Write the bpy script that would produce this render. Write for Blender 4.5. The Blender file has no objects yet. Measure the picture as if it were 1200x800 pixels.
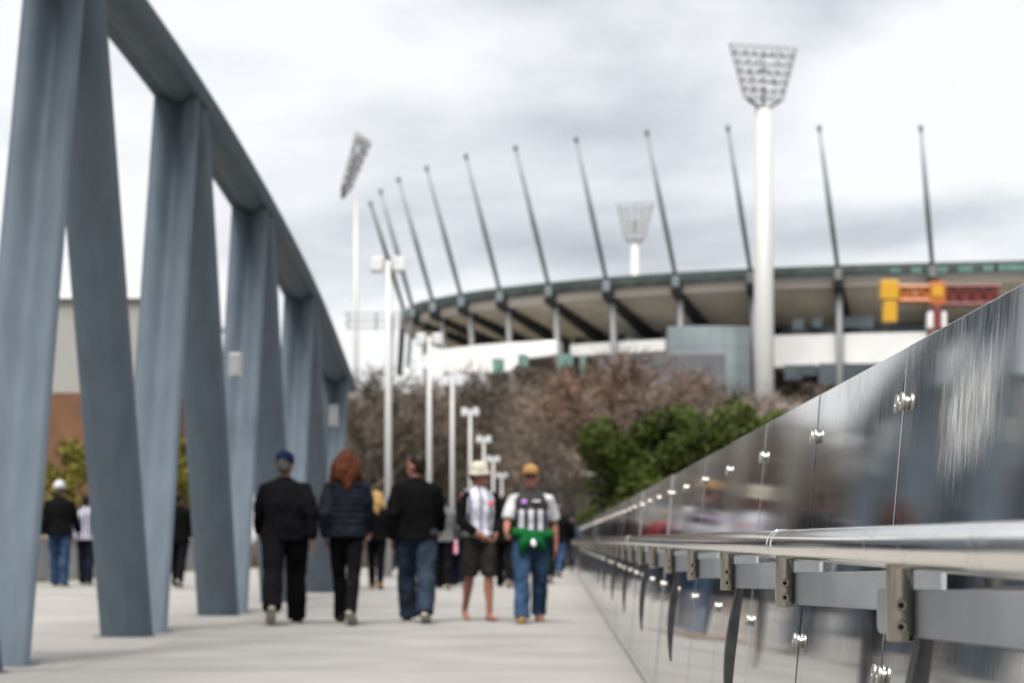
import bpy, bmesh, math, random
from mathutils import Vector, Matrix, Euler, noise
R = math.radians
rnd = random.Random(7)
scene = bpy.context.scene
COL = scene.collection

# ------------------------------------------------------------------ camera
F, HC, CX, CY = 2333.33, 0.87, 650.0, 631.0      # focal length in px of a 1200 px frame, eye height, vanishing point
cam = bpy.data.cameras.new('camera')
cam.lens, cam.sensor_width = 70, 36
cam.shift_x, cam.shift_y = -(CX - 600) / 1200, (CY - 400) / 1200
cam.clip_start, cam.clip_end = 0.05, 6000
cam.dof.use_dof = True
cam.dof.focus_distance = 3.75
cam.dof.aperture_fstop = 5.8
camo = bpy.data.objects.new('camera', cam)
camo.location = (0, 0, HC)
camo.rotation_euler = (R(90), 0, 0)
COL.objects.link(camo)
scene.camera = camo

# ------------------------------------------------------------------ sky
SUN_EL, SUN_ROT = R(63), R(190)
world = bpy.data.worlds.new('World')
scene.world = world
world.use_nodes = True
wn, wl = world.node_tree.nodes, world.node_tree.links
wn.clear()
wout = wn.new('ShaderNodeOutputWorld')
bg_sky, bg_cl, wmix = wn.new('ShaderNodeBackground'), wn.new('ShaderNodeBackground'), wn.new('ShaderNodeMixShader')
sky = wn.new('ShaderNodeTexSky')
sky.sky_type = 'NISHITA'
sky.sun_disc = False
sky.sun_elevation, sky.sun_rotation = SUN_EL, SUN_ROT
bg_sky.inputs['Strength'].default_value = 0.05
wl.new(sky.outputs[0], bg_sky.inputs['Color'])
tc = wn.new('ShaderNodeTexCoord')
sep = wn.new('ShaderNodeSeparateXYZ')
wl.new(tc.outputs['Generated'], sep.inputs[0])
def wmath(op, a, b):
    n = wn.new('ShaderNodeMath'); n.operation = op
    for i, v in enumerate((a, b)):
        if isinstance(v, (int, float)): n.inputs[i].default_value = v
        else: wl.new(v, n.inputs[i])
    return n.outputs[0]
den = wmath('ADD', wmath('MAXIMUM', sep.outputs[2], 0.0), 0.22)
cmb = wn.new('ShaderNodeCombineXYZ')
wl.new(wmath('DIVIDE', sep.outputs[0], den), cmb.inputs[0])
wl.new(wmath('DIVIDE', sep.outputs[1], den), cmb.inputs[1])
wmap = wn.new('ShaderNodeMapping')
wmap.inputs['Location'].default_value = (2.2, 12.7, 4.4)
wmap.inputs['Rotation'].default_value = (0, 0, R(-14))
wl.new(cmb.outputs[0], wmap.inputs['Vector'])
cn = wn.new('ShaderNodeTexNoise')
cn.inputs['Scale'].default_value = 1.3
cn.inputs['Detail'].default_value = 7
cn.inputs['Roughness'].default_value = 0.52
cn.inputs['Distortion'].default_value = 0.25
wl.new(wmap.outputs[0], cn.inputs['Vector'])
cr = wn.new('ShaderNodeValToRGB')
cr.color_ramp.elements[0].position, cr.color_ramp.elements[0].color = 0.33, (0.46, 0.48, 0.52, 1)
cr.color_ramp.elements[1].position, cr.color_ramp.elements[1].color = 0.51, (1.0, 1.0, 0.995, 1)
e = cr.color_ramp.elements.new(0.43); e.color = (0.74, 0.76, 0.79, 1)
wl.new(cn.outputs['Fac'], cr.inputs[0])
wl.new(cr.outputs[0], bg_cl.inputs['Color'])
bg_cl.inputs['Strength'].default_value = 0.163
wmix.inputs[0].default_value = 0.94
wl.new(bg_sky.outputs[0], wmix.inputs[1])
wl.new(bg_cl.outputs[0], wmix.inputs[2])
wl.new(wmix.outputs[0], wout.inputs['Surface'])

sun = bpy.data.lights.new('sun', 'SUN')
sun.energy, sun.angle, sun.color = 1.5, R(35), (1.0, 0.965, 0.91)
suno = bpy.data.objects.new('sun', sun)
sd = Vector((math.sin(SUN_ROT) * math.cos(SUN_EL), math.cos(SUN_ROT) * math.cos(SUN_EL), math.sin(SUN_EL)))
suno.rotation_euler = (-sd).to_track_quat('-Z', 'Y').to_euler()
suno.location = sd * 60
COL.objects.link(suno)

scene.view_settings.view_transform = 'Standard'
scene.view_settings.look = 'None'
scene.view_settings.exposure = 2.6
scene.view_settings.gamma = 1.0
scene.view_settings.use_curve_mapping = False
scene.cycles.use_denoising = True

# ------------------------------------------------------------------ helpers
def at(px, py, Y):
    """world point that the photograph shows at (px, py), Y metres away"""
    return Vector(((px - CX) * Y / F, Y, HC - (py - CY) * Y / F))

MATS = {}
def mat(name, col, rough=0.6, metal=0.0, var=0.12, scale=6.0, bump=0.0, bscale=60.0, stretch=(1, 1, 1), spec=0.5, rvar=0.0, aniso=0.0):
    m = bpy.data.materials.new(name); m.use_nodes = True
    nt = m.node_tree; n, l = nt.nodes, nt.links
    b = n['Principled BSDF']
    b.inputs['Roughness'].default_value = rough
    b.inputs['Metallic'].default_value = metal
    b.inputs['Specular IOR Level'].default_value = spec
    b.inputs['Anisotropic'].default_value = aniso
    t = n.new('ShaderNodeTexCoord'); mp = n.new('ShaderNodeMapping')
    mp.inputs['Scale'].default_value = stretch
    l.new(t.outputs['Object'], mp.inputs['Vector'])
    ns = n.new('ShaderNodeTexNoise'); ns.inputs['Scale'].default_value = scale; ns.inputs['Detail'].default_value = 6
    l.new(mp.outputs[0], ns.inputs['Vector'])
    rp = n.new('ShaderNodeValToRGB')
    rp.color_ramp.elements[0].position, rp.color_ramp.elements[1].position = 0.3, 0.7
    rp.color_ramp.elements[0].color = [max(0, c * (1 - var)) for c in col] + [1]
    rp.color_ramp.elements[1].color = [min(1, c * (1 + var)) for c in col] + [1]
    l.new(ns.outputs['Fac'], rp.inputs[0]); l.new(rp.outputs[0], b.inputs['Base Color'])
    if rvar:
        mr = n.new('ShaderNodeMapRange')
        mr.inputs[1].default_value, mr.inputs[2].default_value = 0.3, 0.7
        mr.inputs[3].default_value, mr.inputs[4].default_value = max(0.01, rough - rvar), min(1, rough + rvar)
        l.new(ns.outputs['Fac'], mr.inputs[0]); l.new(mr.outputs[0], b.inputs['Roughness'])
    if bump:
        nb = n.new('ShaderNodeTexNoise'); nb.inputs['Scale'].default_value = bscale; nb.inputs['Detail'].default_value = 4
        l.new(mp.outputs[0], nb.inputs['Vector'])
        bp = n.new('ShaderNodeBump'); bp.inputs['Strength'].default_value = bump; bp.inputs['Distance'].default_value = 0.01
        l.new(nb.outputs['Fac'], bp.inputs['Height']); l.new(bp.outputs[0], b.inputs['Normal'])
    MATS[name] = m
    return m

def stripes(name, dark, light, freq, duty, z0=None, z1=None, off=0.0):
    """vertical printed stripes across the chest; outside z0..z1 plain dark"""
    m = bpy.data.materials.new(name); m.use_nodes = True
    n, l = m.node_tree.nodes, m.node_tree.links
    b = n['Principled BSDF']; b.inputs['Roughness'].default_value = 0.8
    t = n.new('ShaderNodeTexCoord'); s = n.new('ShaderNodeSeparateXYZ'); l.new(t.outputs['Object'], s.inputs[0])
    def M(op, a, v):
        q = n.new('ShaderNodeMath'); q.operation = op
        for i, w in enumerate((a, v)):
            if isinstance(w, (int, float)): q.inputs[i].default_value = w
            else: l.new(w, q.inputs[i])
        return q.outputs[0]
    f = M('FRACT', M('ADD', M('MULTIPLY', s.outputs[0], freq), 10 + off), 0)
    f = M('LESS_THAN', f, duty)
    if z0 is not None:
        f = M('MULTIPLY', f, M('MULTIPLY', M('GREATER_THAN', s.outputs[2], z0), M('LESS_THAN', s.outputs[2], z1)))
    mx = n.new('ShaderNodeMix'); mx.data_type = 'RGBA'
    l.new(f, mx.inputs['Factor'])
    mx.inputs[6].default_value = (*dark, 1); mx.inputs[7].default_value = (*light, 1)
    l.new(mx.outputs[2], b.inputs['Base Color'])
    MATS[name] = m
    return m

def tag(o, label=None, cat=None, group=None, kind=None):
    if label: o['label'] = label
    if cat: o['category'] = cat
    if group: o['group'] = group
    if kind: o['kind'] = kind
    return o

def empty(name, loc, rz=0.0, sc=1.0):
    o = bpy.data.objects.new(name, None)
    o.empty_display_size = 0.2
    o.location = loc; o.rotation_euler = (0, 0, rz); o.scale = (sc, sc, sc)
    COL.objects.link(o)
    return o

def link(name, me, m=None, parent=None, loc=(0, 0, 0), rot=(0, 0, 0), world=False, scale=None):
    """one mesh object; world=True: the mesh is in world coordinates although it has a parent (unrotated)"""
    o = bpy.data.objects.new(name, me)
    if m is not None:
        if isinstance(m, str): m = MATS[m]
        if not me.materials: me.materials.append(m)
        elif me.materials[0] is not m:
            o.material_slots[0].link = 'OBJECT'; o.material_slots[0].material = m
    o.location = loc; o.rotation_euler = rot
    if scale: o.scale = scale
    if parent is not None:
        o.parent = parent
        if world: o.matrix_parent_inverse = Matrix.Translation(parent.location).inverted()
    COL.objects.link(o)
    return o

def mesh(name, bm, smooth=False, angle=None):
    me = bpy.data.meshes.new(name)
    bmesh.ops.recalc_face_normals(bm, faces=bm.faces)
    bm.to_mesh(me); bm.free()
    if smooth or angle:
        for p in me.polygons: p.use_smooth = True
    if angle:
        me.set_sharp_from_angle(angle=R(angle))
    return me

def box(bm, c, s, rot=None, bevel=0.0):
    mtx = Matrix.Translation(Vector(c))
    if rot: mtx = mtx @ Euler(rot).to_matrix().to_4x4()
    mtx = mtx @ Matrix.Diagonal((s[0], s[1], s[2], 1))
    g = bmesh.ops.create_cube(bm, size=1, matrix=mtx)
    if bevel:
        ed = list({e for v in g['verts'] for e in v.link_edges})
        bmesh.ops.bevel(bm, geom=ed, offset=bevel, segments=2, affect='EDGES', profile=0.5)

def loft(bm, rings, cap=True, closed=True):
    vs = [[bm.verts.new(p) for p in r] for r in rings]
    n = len(vs[0])
    for a, b in zip(vs, vs[1:]):
        for i in range(n if closed else n - 1):
            j = (i + 1) % n
            bm.faces.new((a[i], a[j], b[j], b[i]))
    if cap and closed:
        bm.faces.new(list(reversed(vs[0]))); bm.faces.new(vs[-1])
    return vs

def tube(bm, pts, rad, seg=10, cap=True, tip=False):
    pts = [Vector(p) for p in pts]
    if not isinstance(rad, (list, tuple)): rad = [rad] * len(pts)
    rad = list(rad)
    if tip:   # rounded ends
        d0, d1 = (pts[0] - pts[1]).normalized(), (pts[-1] - pts[-2]).normalized()
        pts = [pts[0] + d0 * rad[0] * .75] + pts + [pts[-1] + d1 * rad[-1] * .75]
        rad = [rad[0] * .55] + rad + [rad[-1] * .55]
    rings, up = [], None
    for i, p in enumerate(pts):
        t = (pts[min(i + 1, len(pts) - 1)] - pts[max(i - 1, 0)]).normalized()
        if up is None:
            up = Vector((0, 0, 1)) if abs(t.z) < 0.9 else Vector((1, 0, 0))
        a = t.cross(up).normalized(); b = a.cross(t).normalized(); up = b
        rings.append([p + (a * math.cos(q) + b * math.sin(q)) * rad[i] for q in [2 * math.pi * k / seg for k in range(seg)]])
    loft(bm, rings, cap)

def cyl(bm, a, b, r0, r1=None, seg=16):
    tube(bm, [a, b], [r0, r0 if r1 is None else r1], seg)

def ball(bm, c, r, rot=None, seg=14):
    if not isinstance(r, (tuple, list)): r = (r, r, r)
    mtx = Matrix.Translation(Vector(c))
    if rot: mtx = mtx @ Euler(rot).to_matrix().to_4x4()
    bmesh.ops.create_uvsphere(bm, u_segments=seg, v_segments=max(6, seg * 2 // 3), radius=1, matrix=mtx @ Matrix.Diagonal((*r, 1)))

def one(name, build, m, parent=None, smooth=False, angle=None, **k):
    bm = bmesh.new(); build(bm)
    return link(name, mesh(name, bm, smooth, angle), m, parent, **k)

def dup(o, parent=None, loc=None, rot=None):
    c = o.copy(); COL.objects.link(c)
    if parent is not None: c.parent = parent
    if loc is not None: c.location = loc
    if rot is not None: c.rotation_euler = rot
    return c

def dup_tree(o, parent=None):
    c = o.copy(); COL.objects.link(c); c.parent = parent
    for ch in list(o.children): dup_tree(ch, c)
    return c

# ------------------------------------------------------------------ materials
mat('concrete', (0.1817, 0.1762, 0.1668), 0.85, var=0.13, scale=.8, bump=0.25, bscale=90, spec=0.3)
mat('concrete_b', (0.1691, 0.1644, 0.1566), 0.85, var=0.15, scale=1.1, bump=0.25, bscale=90, spec=0.3)
mat('concrete_c', (0.1946, 0.1882, 0.1770), 0.85, var=0.12, scale=.6, bump=0.25, bscale=90, spec=0.3)
mat('concrete_joint', (0.22, 0.215, 0.205), 0.9, var=0.2)
mat('grass', (0.1350, 0.1260, 0.1035), 0.9, var=0.45, scale=0.4)
mat('truss_paint', (0.090, 0.113, 0.139), 0.6, var=0.10, scale=7, bump=0.04, bscale=14, stretch=(1, 1, .12), spec=0.12)
mat('plate_paint', (0.2732, 0.2898, 0.3105), 0.5, var=0.07, scale=9, bump=0.10, bscale=160, spec=0.4)
mat('blade_steel', (0.05, 0.05, 0.052), 0.45, 0.6, var=0.3, scale=20)
mat('clip_steel', (0.42, 0.405, 0.375), 0.42, 1.0, var=0.12, scale=40, rvar=0.08)
mat('bracket_steel', (0.38, 0.35, 0.31), 0.2, 1.0, var=0.14, scale=30, stretch=(1, 1, .2), rvar=0.08)
mat('bolt_steel', (0.38, 0.34, 0.29), 0.3, 1.0, var=0.2, scale=60)
mat('dark_hole', (0.02, 0.017, 0.015), 0.8)
mat('white_paint', (0.3312, 0.3312, 0.3276), 0.5, var=0.04)
mat('lamp_white', (0.2800, 0.2870, 0.2975), 0.35, var=0.04)
mat('lamp_glass', (0.2805, 0.2848, 0.2975), 0.2, var=0.1)
mat('lamp_frame', (0.07, 0.072, 0.08), 0.5)
mat('roof_green', (0.026, 0.038, 0.035), 0.45, var=0.35, scale=0.6)
mat('teal_panel', (0.085, 0.165, 0.145), 0.35, var=0.25, scale=0.7)
mat('soffit_beige', (0.46, 0.42, 0.38), 0.7, var=0.08)
mat('soffit_brown', (0.50, 0.455, 0.385), 0.8, var=0.15, scale=0.3)
mat('steel_dark', (0.012, 0.013, 0.016), 0.5, var=0.2)
mat('steel_grey', (0.12, 0.12, 0.125), 0.5, var=0.15)
mat('mast_grey', (0.115, 0.14, 0.155), 0.5, var=0.2, scale=0.5)
mat('facade_white', (0.5661, 0.5661, 0.5623), 0.6, var=0.05, scale=.3)
mat('facade_grey', (0.075, 0.075, 0.085), 0.6, var=0.1)
mat('facade_brown', (0.0765, 0.0612, 0.0522), 0.8, var=0.3, scale=.2)
mat('glass_blue', (0.1350, 0.1620, 0.1710), 0.15, var=0.2, scale=.15, spec=0.6)
mat('glass_dark', (0.05, 0.065, 0.075), 0.15, var=0.4, scale=.2, spec=0.6)
mat('crane_yellow', (0.4050, 0.2187, 0.0065), 0.45, var=0.06)
mat('crane_orange', (0.3078, 0.0891, 0.0121), 0.45, var=0.1)
mat('crane_red', (0.12, 0.02, 0.018), 0.5, var=0.1)
mat('brick_wall', (0.0994, 0.0444, 0.0191), 0.85, var=0.2, scale=.8)
mat('cladding_grey', (0.2065, 0.2065, 0.1951), 0.6, var=0.06)
mat('bark', (0.0684, 0.0540, 0.0446), 0.9, var=0.4, scale=3)
mat('bark_pale', (0.2880, 0.2520, 0.2160), 0.9, var=0.3, scale=2)
mat('twig_dark', (0.0707, 0.0544, 0.0405), 0.9, var=0.5, scale=.35)
mat('twig_red', (0.1198, 0.0705, 0.0485), 0.9, var=0.45, scale=.35)
mat('twig', (0.1037, 0.0780, 0.0581), 0.9, var=0.45, scale=.35)
mat('twig_mid', (0.1331, 0.1022, 0.0776), 0.9, var=0.4, scale=.35)
mat('twig_pale', (0.1944, 0.1555, 0.1296), 0.9, var=0.35, scale=.35)
mat('leaf_green', (0.028, 0.040, 0.0055), 0.6, var=0.65, scale=.55, spec=0.12)
mat('leaf_green_b', (0.036, 0.054, 0.007), 0.6, var=0.6, scale=.7, spec=0.12)
mat('leaf_olive', (0.0881, 0.0826, 0.0110), 0.6, var=0.5, scale=.6, spec=0.12)

def panel_material(name='polished_panel', sky_patch=False):
    """polished steel sheet with fine vertical wear"""
    m = bpy.data.materials.new(name); m.use_nodes = True
    n, l = m.node_tree.nodes, m.node_tree.links
    b = n['Principled BSDF']; b.inputs['Metallic'].default_value = 1.0
    b.inputs['Base Color'].default_value = (0.50, 0.505, 0.52, 1)
    t = n.new('ShaderNodeTexCoord')
    def ns(stretch, scale, detail=5):
        mp = n.new('ShaderNodeMapping'); mp.inputs['Scale'].default_value = stretch
        l.new(t.outputs['Object'], mp.inputs['Vector'])
        q = n.new('ShaderNodeTexNoise'); q.inputs['Scale'].default_value = scale; q.inputs['Detail'].default_value = detail
        l.new(mp.outputs[0], q.inputs['Vector']); return q.outputs['Fac']
    streak = ns((1, 90, 3.0), 2.0)
    fine = ns((1, 320, 9), 1.6)
    cloud = ns((1, 1.6, 1.1), 2.2, 4)
    def ramp(f, p0, p1, v0, v1):
        q = n.new('ShaderNodeMapRange'); q.clamp = True
        for i, v in enumerate((p0, p1, v0, v1)): q.inputs[i + 1].default_value = v
        l.new(f, q.inputs[0]); return q.outputs[0]
    def mth(op, a, c):
        q = n.new('ShaderNodeMath'); q.operation = op
        for i, v in enumerate((a, c)):
            if isinstance(v, (int, float)): q.inputs[i].default_value = v
            else: l.new(v, q.inputs[i])
        return q.outputs[0]
    scr = mth('MULTIPLY', ramp(fine, 0.50, 0.66, 0, 1), ramp(cloud, 0.42, 0.62, 0.15, 1))
    rough = mth('ADD', mth('MULTIPLY', scr, 0.20), ramp(streak, 0.3, 0.7, 0.03, 0.07))
    l.new(rough, b.inputs['Roughness'])
    cr = n.new('ShaderNodeValToRGB')
    cr.color_ramp.elements[0].position, cr.color_ramp.elements[0].color = 0.25, (0.44, 0.445, 0.46, 1)
    cr.color_ramp.elements[1].position, cr.color_ramp.elements[1].color = 0.75, (0.56, 0.56, 0.565, 1)
    l.new(streak, cr.inputs[0]); l.new(cr.outputs[0], b.inputs['Base Color'])
    bp = n.new('ShaderNodeBump'); bp.inputs['Strength'].default_value = 0.03; bp.inputs['Distance'].default_value = 0.0006
    l.new(mth('ADD', streak, mth('MULTIPLY', fine, 0.5)), bp.inputs['Height'])
    l.new(bp.outputs[0], b.inputs['Normal'])
    if sky_patch:       # sky reflection painted in as a pale matt patch high on one sheet
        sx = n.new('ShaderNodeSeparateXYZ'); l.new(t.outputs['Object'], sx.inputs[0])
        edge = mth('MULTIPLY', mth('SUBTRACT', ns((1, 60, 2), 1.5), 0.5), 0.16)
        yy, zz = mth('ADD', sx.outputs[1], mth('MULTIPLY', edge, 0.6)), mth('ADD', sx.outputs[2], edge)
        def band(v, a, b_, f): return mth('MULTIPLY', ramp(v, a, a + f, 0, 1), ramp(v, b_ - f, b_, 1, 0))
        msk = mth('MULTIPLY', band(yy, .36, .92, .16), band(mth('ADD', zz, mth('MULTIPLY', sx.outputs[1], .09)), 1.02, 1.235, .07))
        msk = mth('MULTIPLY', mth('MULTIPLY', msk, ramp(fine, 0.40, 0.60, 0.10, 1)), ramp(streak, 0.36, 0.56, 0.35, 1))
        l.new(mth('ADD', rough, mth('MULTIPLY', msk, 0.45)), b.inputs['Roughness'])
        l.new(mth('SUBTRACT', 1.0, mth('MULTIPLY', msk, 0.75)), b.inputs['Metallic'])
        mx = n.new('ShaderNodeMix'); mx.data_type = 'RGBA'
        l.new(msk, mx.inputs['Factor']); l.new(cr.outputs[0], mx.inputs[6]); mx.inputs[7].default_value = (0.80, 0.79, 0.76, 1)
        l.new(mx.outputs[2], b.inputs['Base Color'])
    MATS[name] = m
panel_material()
panel_material('polished_panel_sky_patch', True)

def rail_material():
    m = bpy.data.materials.new('polished_rail'); m.use_nodes = True
    n, l = m.node_tree.nodes, m.node_tree.links
    b = n['Principled BSDF']; b.inputs['Metallic'].default_value = 1.0
    b.inputs['Base Color'].default_value = (0.88, 0.85, 0.80, 1); b.inputs['Roughness'].default_value = 0.09
    t = n.new('ShaderNodeTexCoord')
    v = n.new('ShaderNodeTexVoronoi'); v.inputs['Scale'].default_value = 95
    l.new(t.outputs['Object'], v.inputs['Vector'])
    mr = n.new('ShaderNodeMapRange'); mr.inputs[1].default_value, mr.inputs[2].default_value = 0.0, 0.32
    mr.inputs[3].default_value, mr.inputs[4].default_value = 1, 0
    l.new(v.outputs['Distance'], mr.inputs[0])
    ns = n.new('ShaderNodeTexNoise'); ns.inputs['Scale'].default_value = 7; l.new(t.outputs['Object'], ns.inputs['Vector'])
    gt = n.new('ShaderNodeMapRange'); gt.inputs[1].default_value, gt.inputs[2].default_value = 0.5, 0.62
    l.new(ns.outputs['Fac'], gt.inputs[0])
    mu = n.new('ShaderNodeMath'); mu.operation = 'MULTIPLY'; l.new(mr.outputs[0], mu.inputs[0]); l.new(gt.outputs[0], mu.inputs[1])
    bp = n.new('ShaderNodeBump'); bp.inputs['Strength'].default_value = 0.35; bp.inputs['Distance'].default_value = 0.002
    l.new(mu.outputs[0], bp.inputs['Height']); l.new(bp.outputs[0], b.inputs['Normal'])
    MATS['polished_rail'] = m
rail_material()

# ------------------------------------------------------------------ ground and deck
def zdeck(y):
    return 0.0 if y < 45 else -0.00026 * (y - 45) ** 2
GZ = -3.2
S = 1.254                                  # spacing of the balustrade brackets
NODES = []                                 # (x, y, heading to the right of +Y) of the balustrade's reference line
px_, py_, h_ = 0.0, -S, 0.0
for k in range(-1, 76):
    NODES.append((px_, py_, h_))
    if py_ > 50: h_ += S / 75.0
    px_ += math.sin(h_) * S; py_ += math.cos(h_) * S
def off(k, o, z=0.0, dy=0.0):
    x, y, h = NODES[k]
    return Vector((x + math.cos(h) * o + math.sin(h) * dy, y - math.sin(h) * o + math.cos(h) * dy, z + zdeck(y)))

bm = bmesh.new()
bmesh.ops.create_grid(bm, x_segments=40, y_segments=40, size=1400, matrix=Matrix.Translation((0, 1250, GZ)))
tag(link('ground', mesh('ground', bm), 'grass'), kind='structure')

def deck_build(bm):
    ys = [-8 + i * 1.5 for i in range(112)]
    top = []
    for y in ys:
        # right edge follows the balustrade
        xr = 0.60
        for a, b in zip(NODES, NODES[1:]):
            if a[1] <= y < b[1]: xr = a[0] + (b[0] - a[0]) * (y - a[1]) / (b[1] - a[1]) + 0.6
        if y >= NODES[-1][1]: xr = NODES[-1][0] + 0.6
        z = zdeck(y) - 0.012
        top.append([Vector((-10.5, y, z)), Vector((xr, y, z)), Vector((xr, y, z - 0.45)), Vector((-10.5, y, z - 0.45))])
    loft(bm, top)
deck = tag(one('bridge_deck', deck_build, 'concrete_joint'), kind='structure')
# precast slabs on the deck, each its own piece
for iy in range(26):
    y0, y1 = -6 + iy * 2.4, -6 + iy * 2.4 + 2.378
    for x0, x1 in ((-10.45, -6.91), (-6.90, -3.26), (-3.25, 0.555)):
        z0, z1 = zdeck(y0), zdeck(y1)
        dz = rnd.uniform(-.0015, .0015)
        if y0 > 50 and x1 > 0: x1 = 0.555
        bm = bmesh.new()
        vs = [bm.verts.new(p) for p in ((x0, y0, z0 - .02), (x1, y0, z0 - .02), (x1, y1, z1 - .02), (x0, y1, z1 - .02),
                                        (x0, y0, z0 + dz), (x1, y0, z0 + dz), (x1, y1, z1 + dz), (x0, y1, z1 + dz))]
        for f in ((0, 3, 2, 1), (4, 5, 6, 7), (0, 1, 5, 4), (1, 2, 6, 5), (2, 3, 7, 6), (3, 0, 4, 7)):
            bm.faces.new([vs[i] for i in f])
        me = mesh('slab', bm)
        o = link('slab', me, rnd.choice(('concrete', 'concrete', 'concrete_b', 'concrete_c')), deck)
# the path goes on down the slope as one sheet
def path_build(bm):
    L = []
    for i in range(60):
        y = 56.41 + i * 1.6
        xr = 0.55
        for a, b in zip(NODES, NODES[1:]):
            if a[1] <= y < b[1]: xr = a[0] + 0.55
        if y >= NODES[-1][1]: xr = NODES[-1][0] + .55
        L.append([Vector((-10.45, y, zdeck(y))), Vector((xr, y, zdeck(y)))])
    loft(bm, L, cap=False, closed=False)
tag(one('path', path_build, 'concrete'), kind='structure')

# ------------------------------------------------------------------ right-hand balustrade
bal = tag(empty('balustrade', (0.56, 2.5, 0)),
          'polished steel panel balustrade with round handrail running along the right edge of the bridge', 'balustrade')
LEAN = 0.086
ZT, XL = 1.234, 0.669                       # top edge
def xpan(z): return XL - (ZT - z) * LEAN
def panel_build(bm):
    g, t = 0.0075, 0.007
    pts = []
    for y in (g, S - g):
        for z in (0.015, ZT):
            for dx in (0, t):
                pts.append((xpan(z) + dx, y, z))
    v = [bm.verts.new(p) for p in pts]
    for f in ((0, 1, 3, 2), (4, 6, 7, 5), (0, 4, 5, 1), (2, 3, 7, 6), (0, 2, 6, 4), (1, 5, 7, 3)):
        bm.faces.new([v[i] for i in f])
    bmesh.ops.recalc_face_normals(bm, faces=bm.faces)
    bmesh.ops.bevel(bm, geom=list(bm.edges), offset=0.0015, segments=1, affect='EDGES')
bm = bmesh.new(); panel_build(bm); me_panel = mesh('panel', bm)
def clip_build(bm):
    # spacer, disc head with a bevelled rim
    prof = [(0.011, 0.0), (0.011, -0.005), (0.0165, -0.005), (0.018, -0.0065), (0.018, -0.0105), (0.0165, -0.012), (0.006, -0.0122), (0.005, -0.010)]
    loft(bm, [[Vector((x, r * math.cos(q), r * math.sin(q))) for q in [2 * math.pi * k / 20 for k in range(20)]] for r, x in prof])
bm = bmesh.new(); clip_build(bm); me_clip = mesh('disc_clip', bm, angle=35)
def strip_build(bm):
    y, t = 0.0, 0.012
    loft(bm, [[Vector((xpan(z) + .0095, -.03, z)), Vector((xpan(z) + .0095, .03, z)), Vector((xpan(z) + .05, .03, z)), Vector((xpan(z) + .05, -.03, z))] for z in (0.02, ZT - .012)])
bm = bmesh.new(); strip_build(bm); me_strip = mesh('joint_strip', bm)
def bracket_build(bm):
    loft(bm, [[Vector((0.435 + r * math.cos(q), r * math.sin(q), z)) for q in [2 * math.pi * k / 24 for k in range(24)]]
              for r, z in ((0.014, 0.741), (0.0165, 0.742), (0.0175, 0.744), (0.0175, 0.842))])
bm = bmesh.new(); bracket_build(bm); me_bracket = mesh('bracket', bm, angle=40)
def bolt_build(bm):
    # socket head: rim with a sunk hexagon, facing -Y
    n = 18
    rows = []
    for r, y, hexa in ((0.0070, 0.002, 0), (0.0080, -0.001, 0), (0.0080, -0.004, 0), (0.0070, -0.0055, 0), (0.0042, -0.0055, 0), (0.0036, -0.001, 0)):
        rows.append([Vector((r * math.cos(2 * math.pi * k / n), y, r * math.sin(2 * math.pi * k / n))) for k in range(n)])
    loft(bm, rows)
bm = bmesh.new(); bolt_build(bm); me_bolt = mesh('bolt', bm, angle=35)
me_bolt.materials.append(MATS['bolt_steel']); me_bolt.materials.append(MATS['dark_hole'])
for p in me_bolt.polygons:
    if p.center.x ** 2 + p.center.z ** 2 < .0037 ** 2 and p.center.y < -.0005: p.material_index = 1  # socket floor coloured dark to stand for the shade inside it
def plate_build(bm):
    # flat bar from the panel's frame (near end) to the bracket and 0.2 m past it, with rounded far corners
    t, y0, y1, z0, z1, r = 0.008, -1.04, 0.205, 0.742, 0.803, 0.016
    out = [(y0, z0), (y0, z1)]
    out += [(y1 - r + r * math.sin(a), z1 - r + r * math.cos(a)) for a in [R(x) for x in range(0, 91, 15)]]
    out += [(y1 - r + r * math.cos(a), z0 + r - r * math.sin(a)) for a in [R(x) for x in range(0, 91, 15)]]
    def P(y, z, o): return Vector((0.4535 - 0.072 * y + o, y, z + (0.012 * (-y / .5) if y < 0 else 0)))
    # subdivide along the length so that the bow is smooth
    loft(bm, [[P(y, z, 0) for y, z in out], [P(y, z, t) for y, z in out]])
    bmesh.ops.recalc_face_normals(bm, faces=bm.faces)
    ed = [e for e in bm.edges if len(e.link_faces) == 2 and e.calc_face_angle(0) > 1.2]
    bmesh.ops.bevel(bm, geom=ed, offset=0.0016, segments=2, affect='EDGES')
bm = bmesh.new(); plate_build(bm); me_plate = mesh('arm_plate', bm)
def blade_build(bm):
    rows = []
    for i in range(15):
        t = i / 14
        z = 0.765 - 0.355 * t
        x = 0.470 - 0.034 * math.sin(math.pi * min(1, t * .62)) 
        w = 0.003 + 0.010 * math.sin(math.pi * (0.12 + 0.86 * t))
        rows.append([Vector((x - w, -.02, z)), Vector((x + w, -.02, z)), Vector((x + w, .02, z)), Vector((x - w, .02, z))])
    loft(bm, rows)
bm = bmesh.new(); blade_build(bm); me_blade = mesh('curved_post', bm)
def ring_build(bm):
    loft(bm, [[Vector((0.435 + r * math.cos(q), y, 0.86 + r * math.sin(q))) for q in [2 * math.pi * k / 32 for k in range(32)]]
              for r, y in ((0.0270, -.036), (0.0287, -.036), (0.0287, -.031), (0.0277, -.030), (0.0277, .030), (0.0287, .031), (0.0287, .036), (0.0270, .036))])
bm = bmesh.new(); ring_build(bm); me_ring = mesh('joint_sleeve', bm, angle=40)

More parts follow.
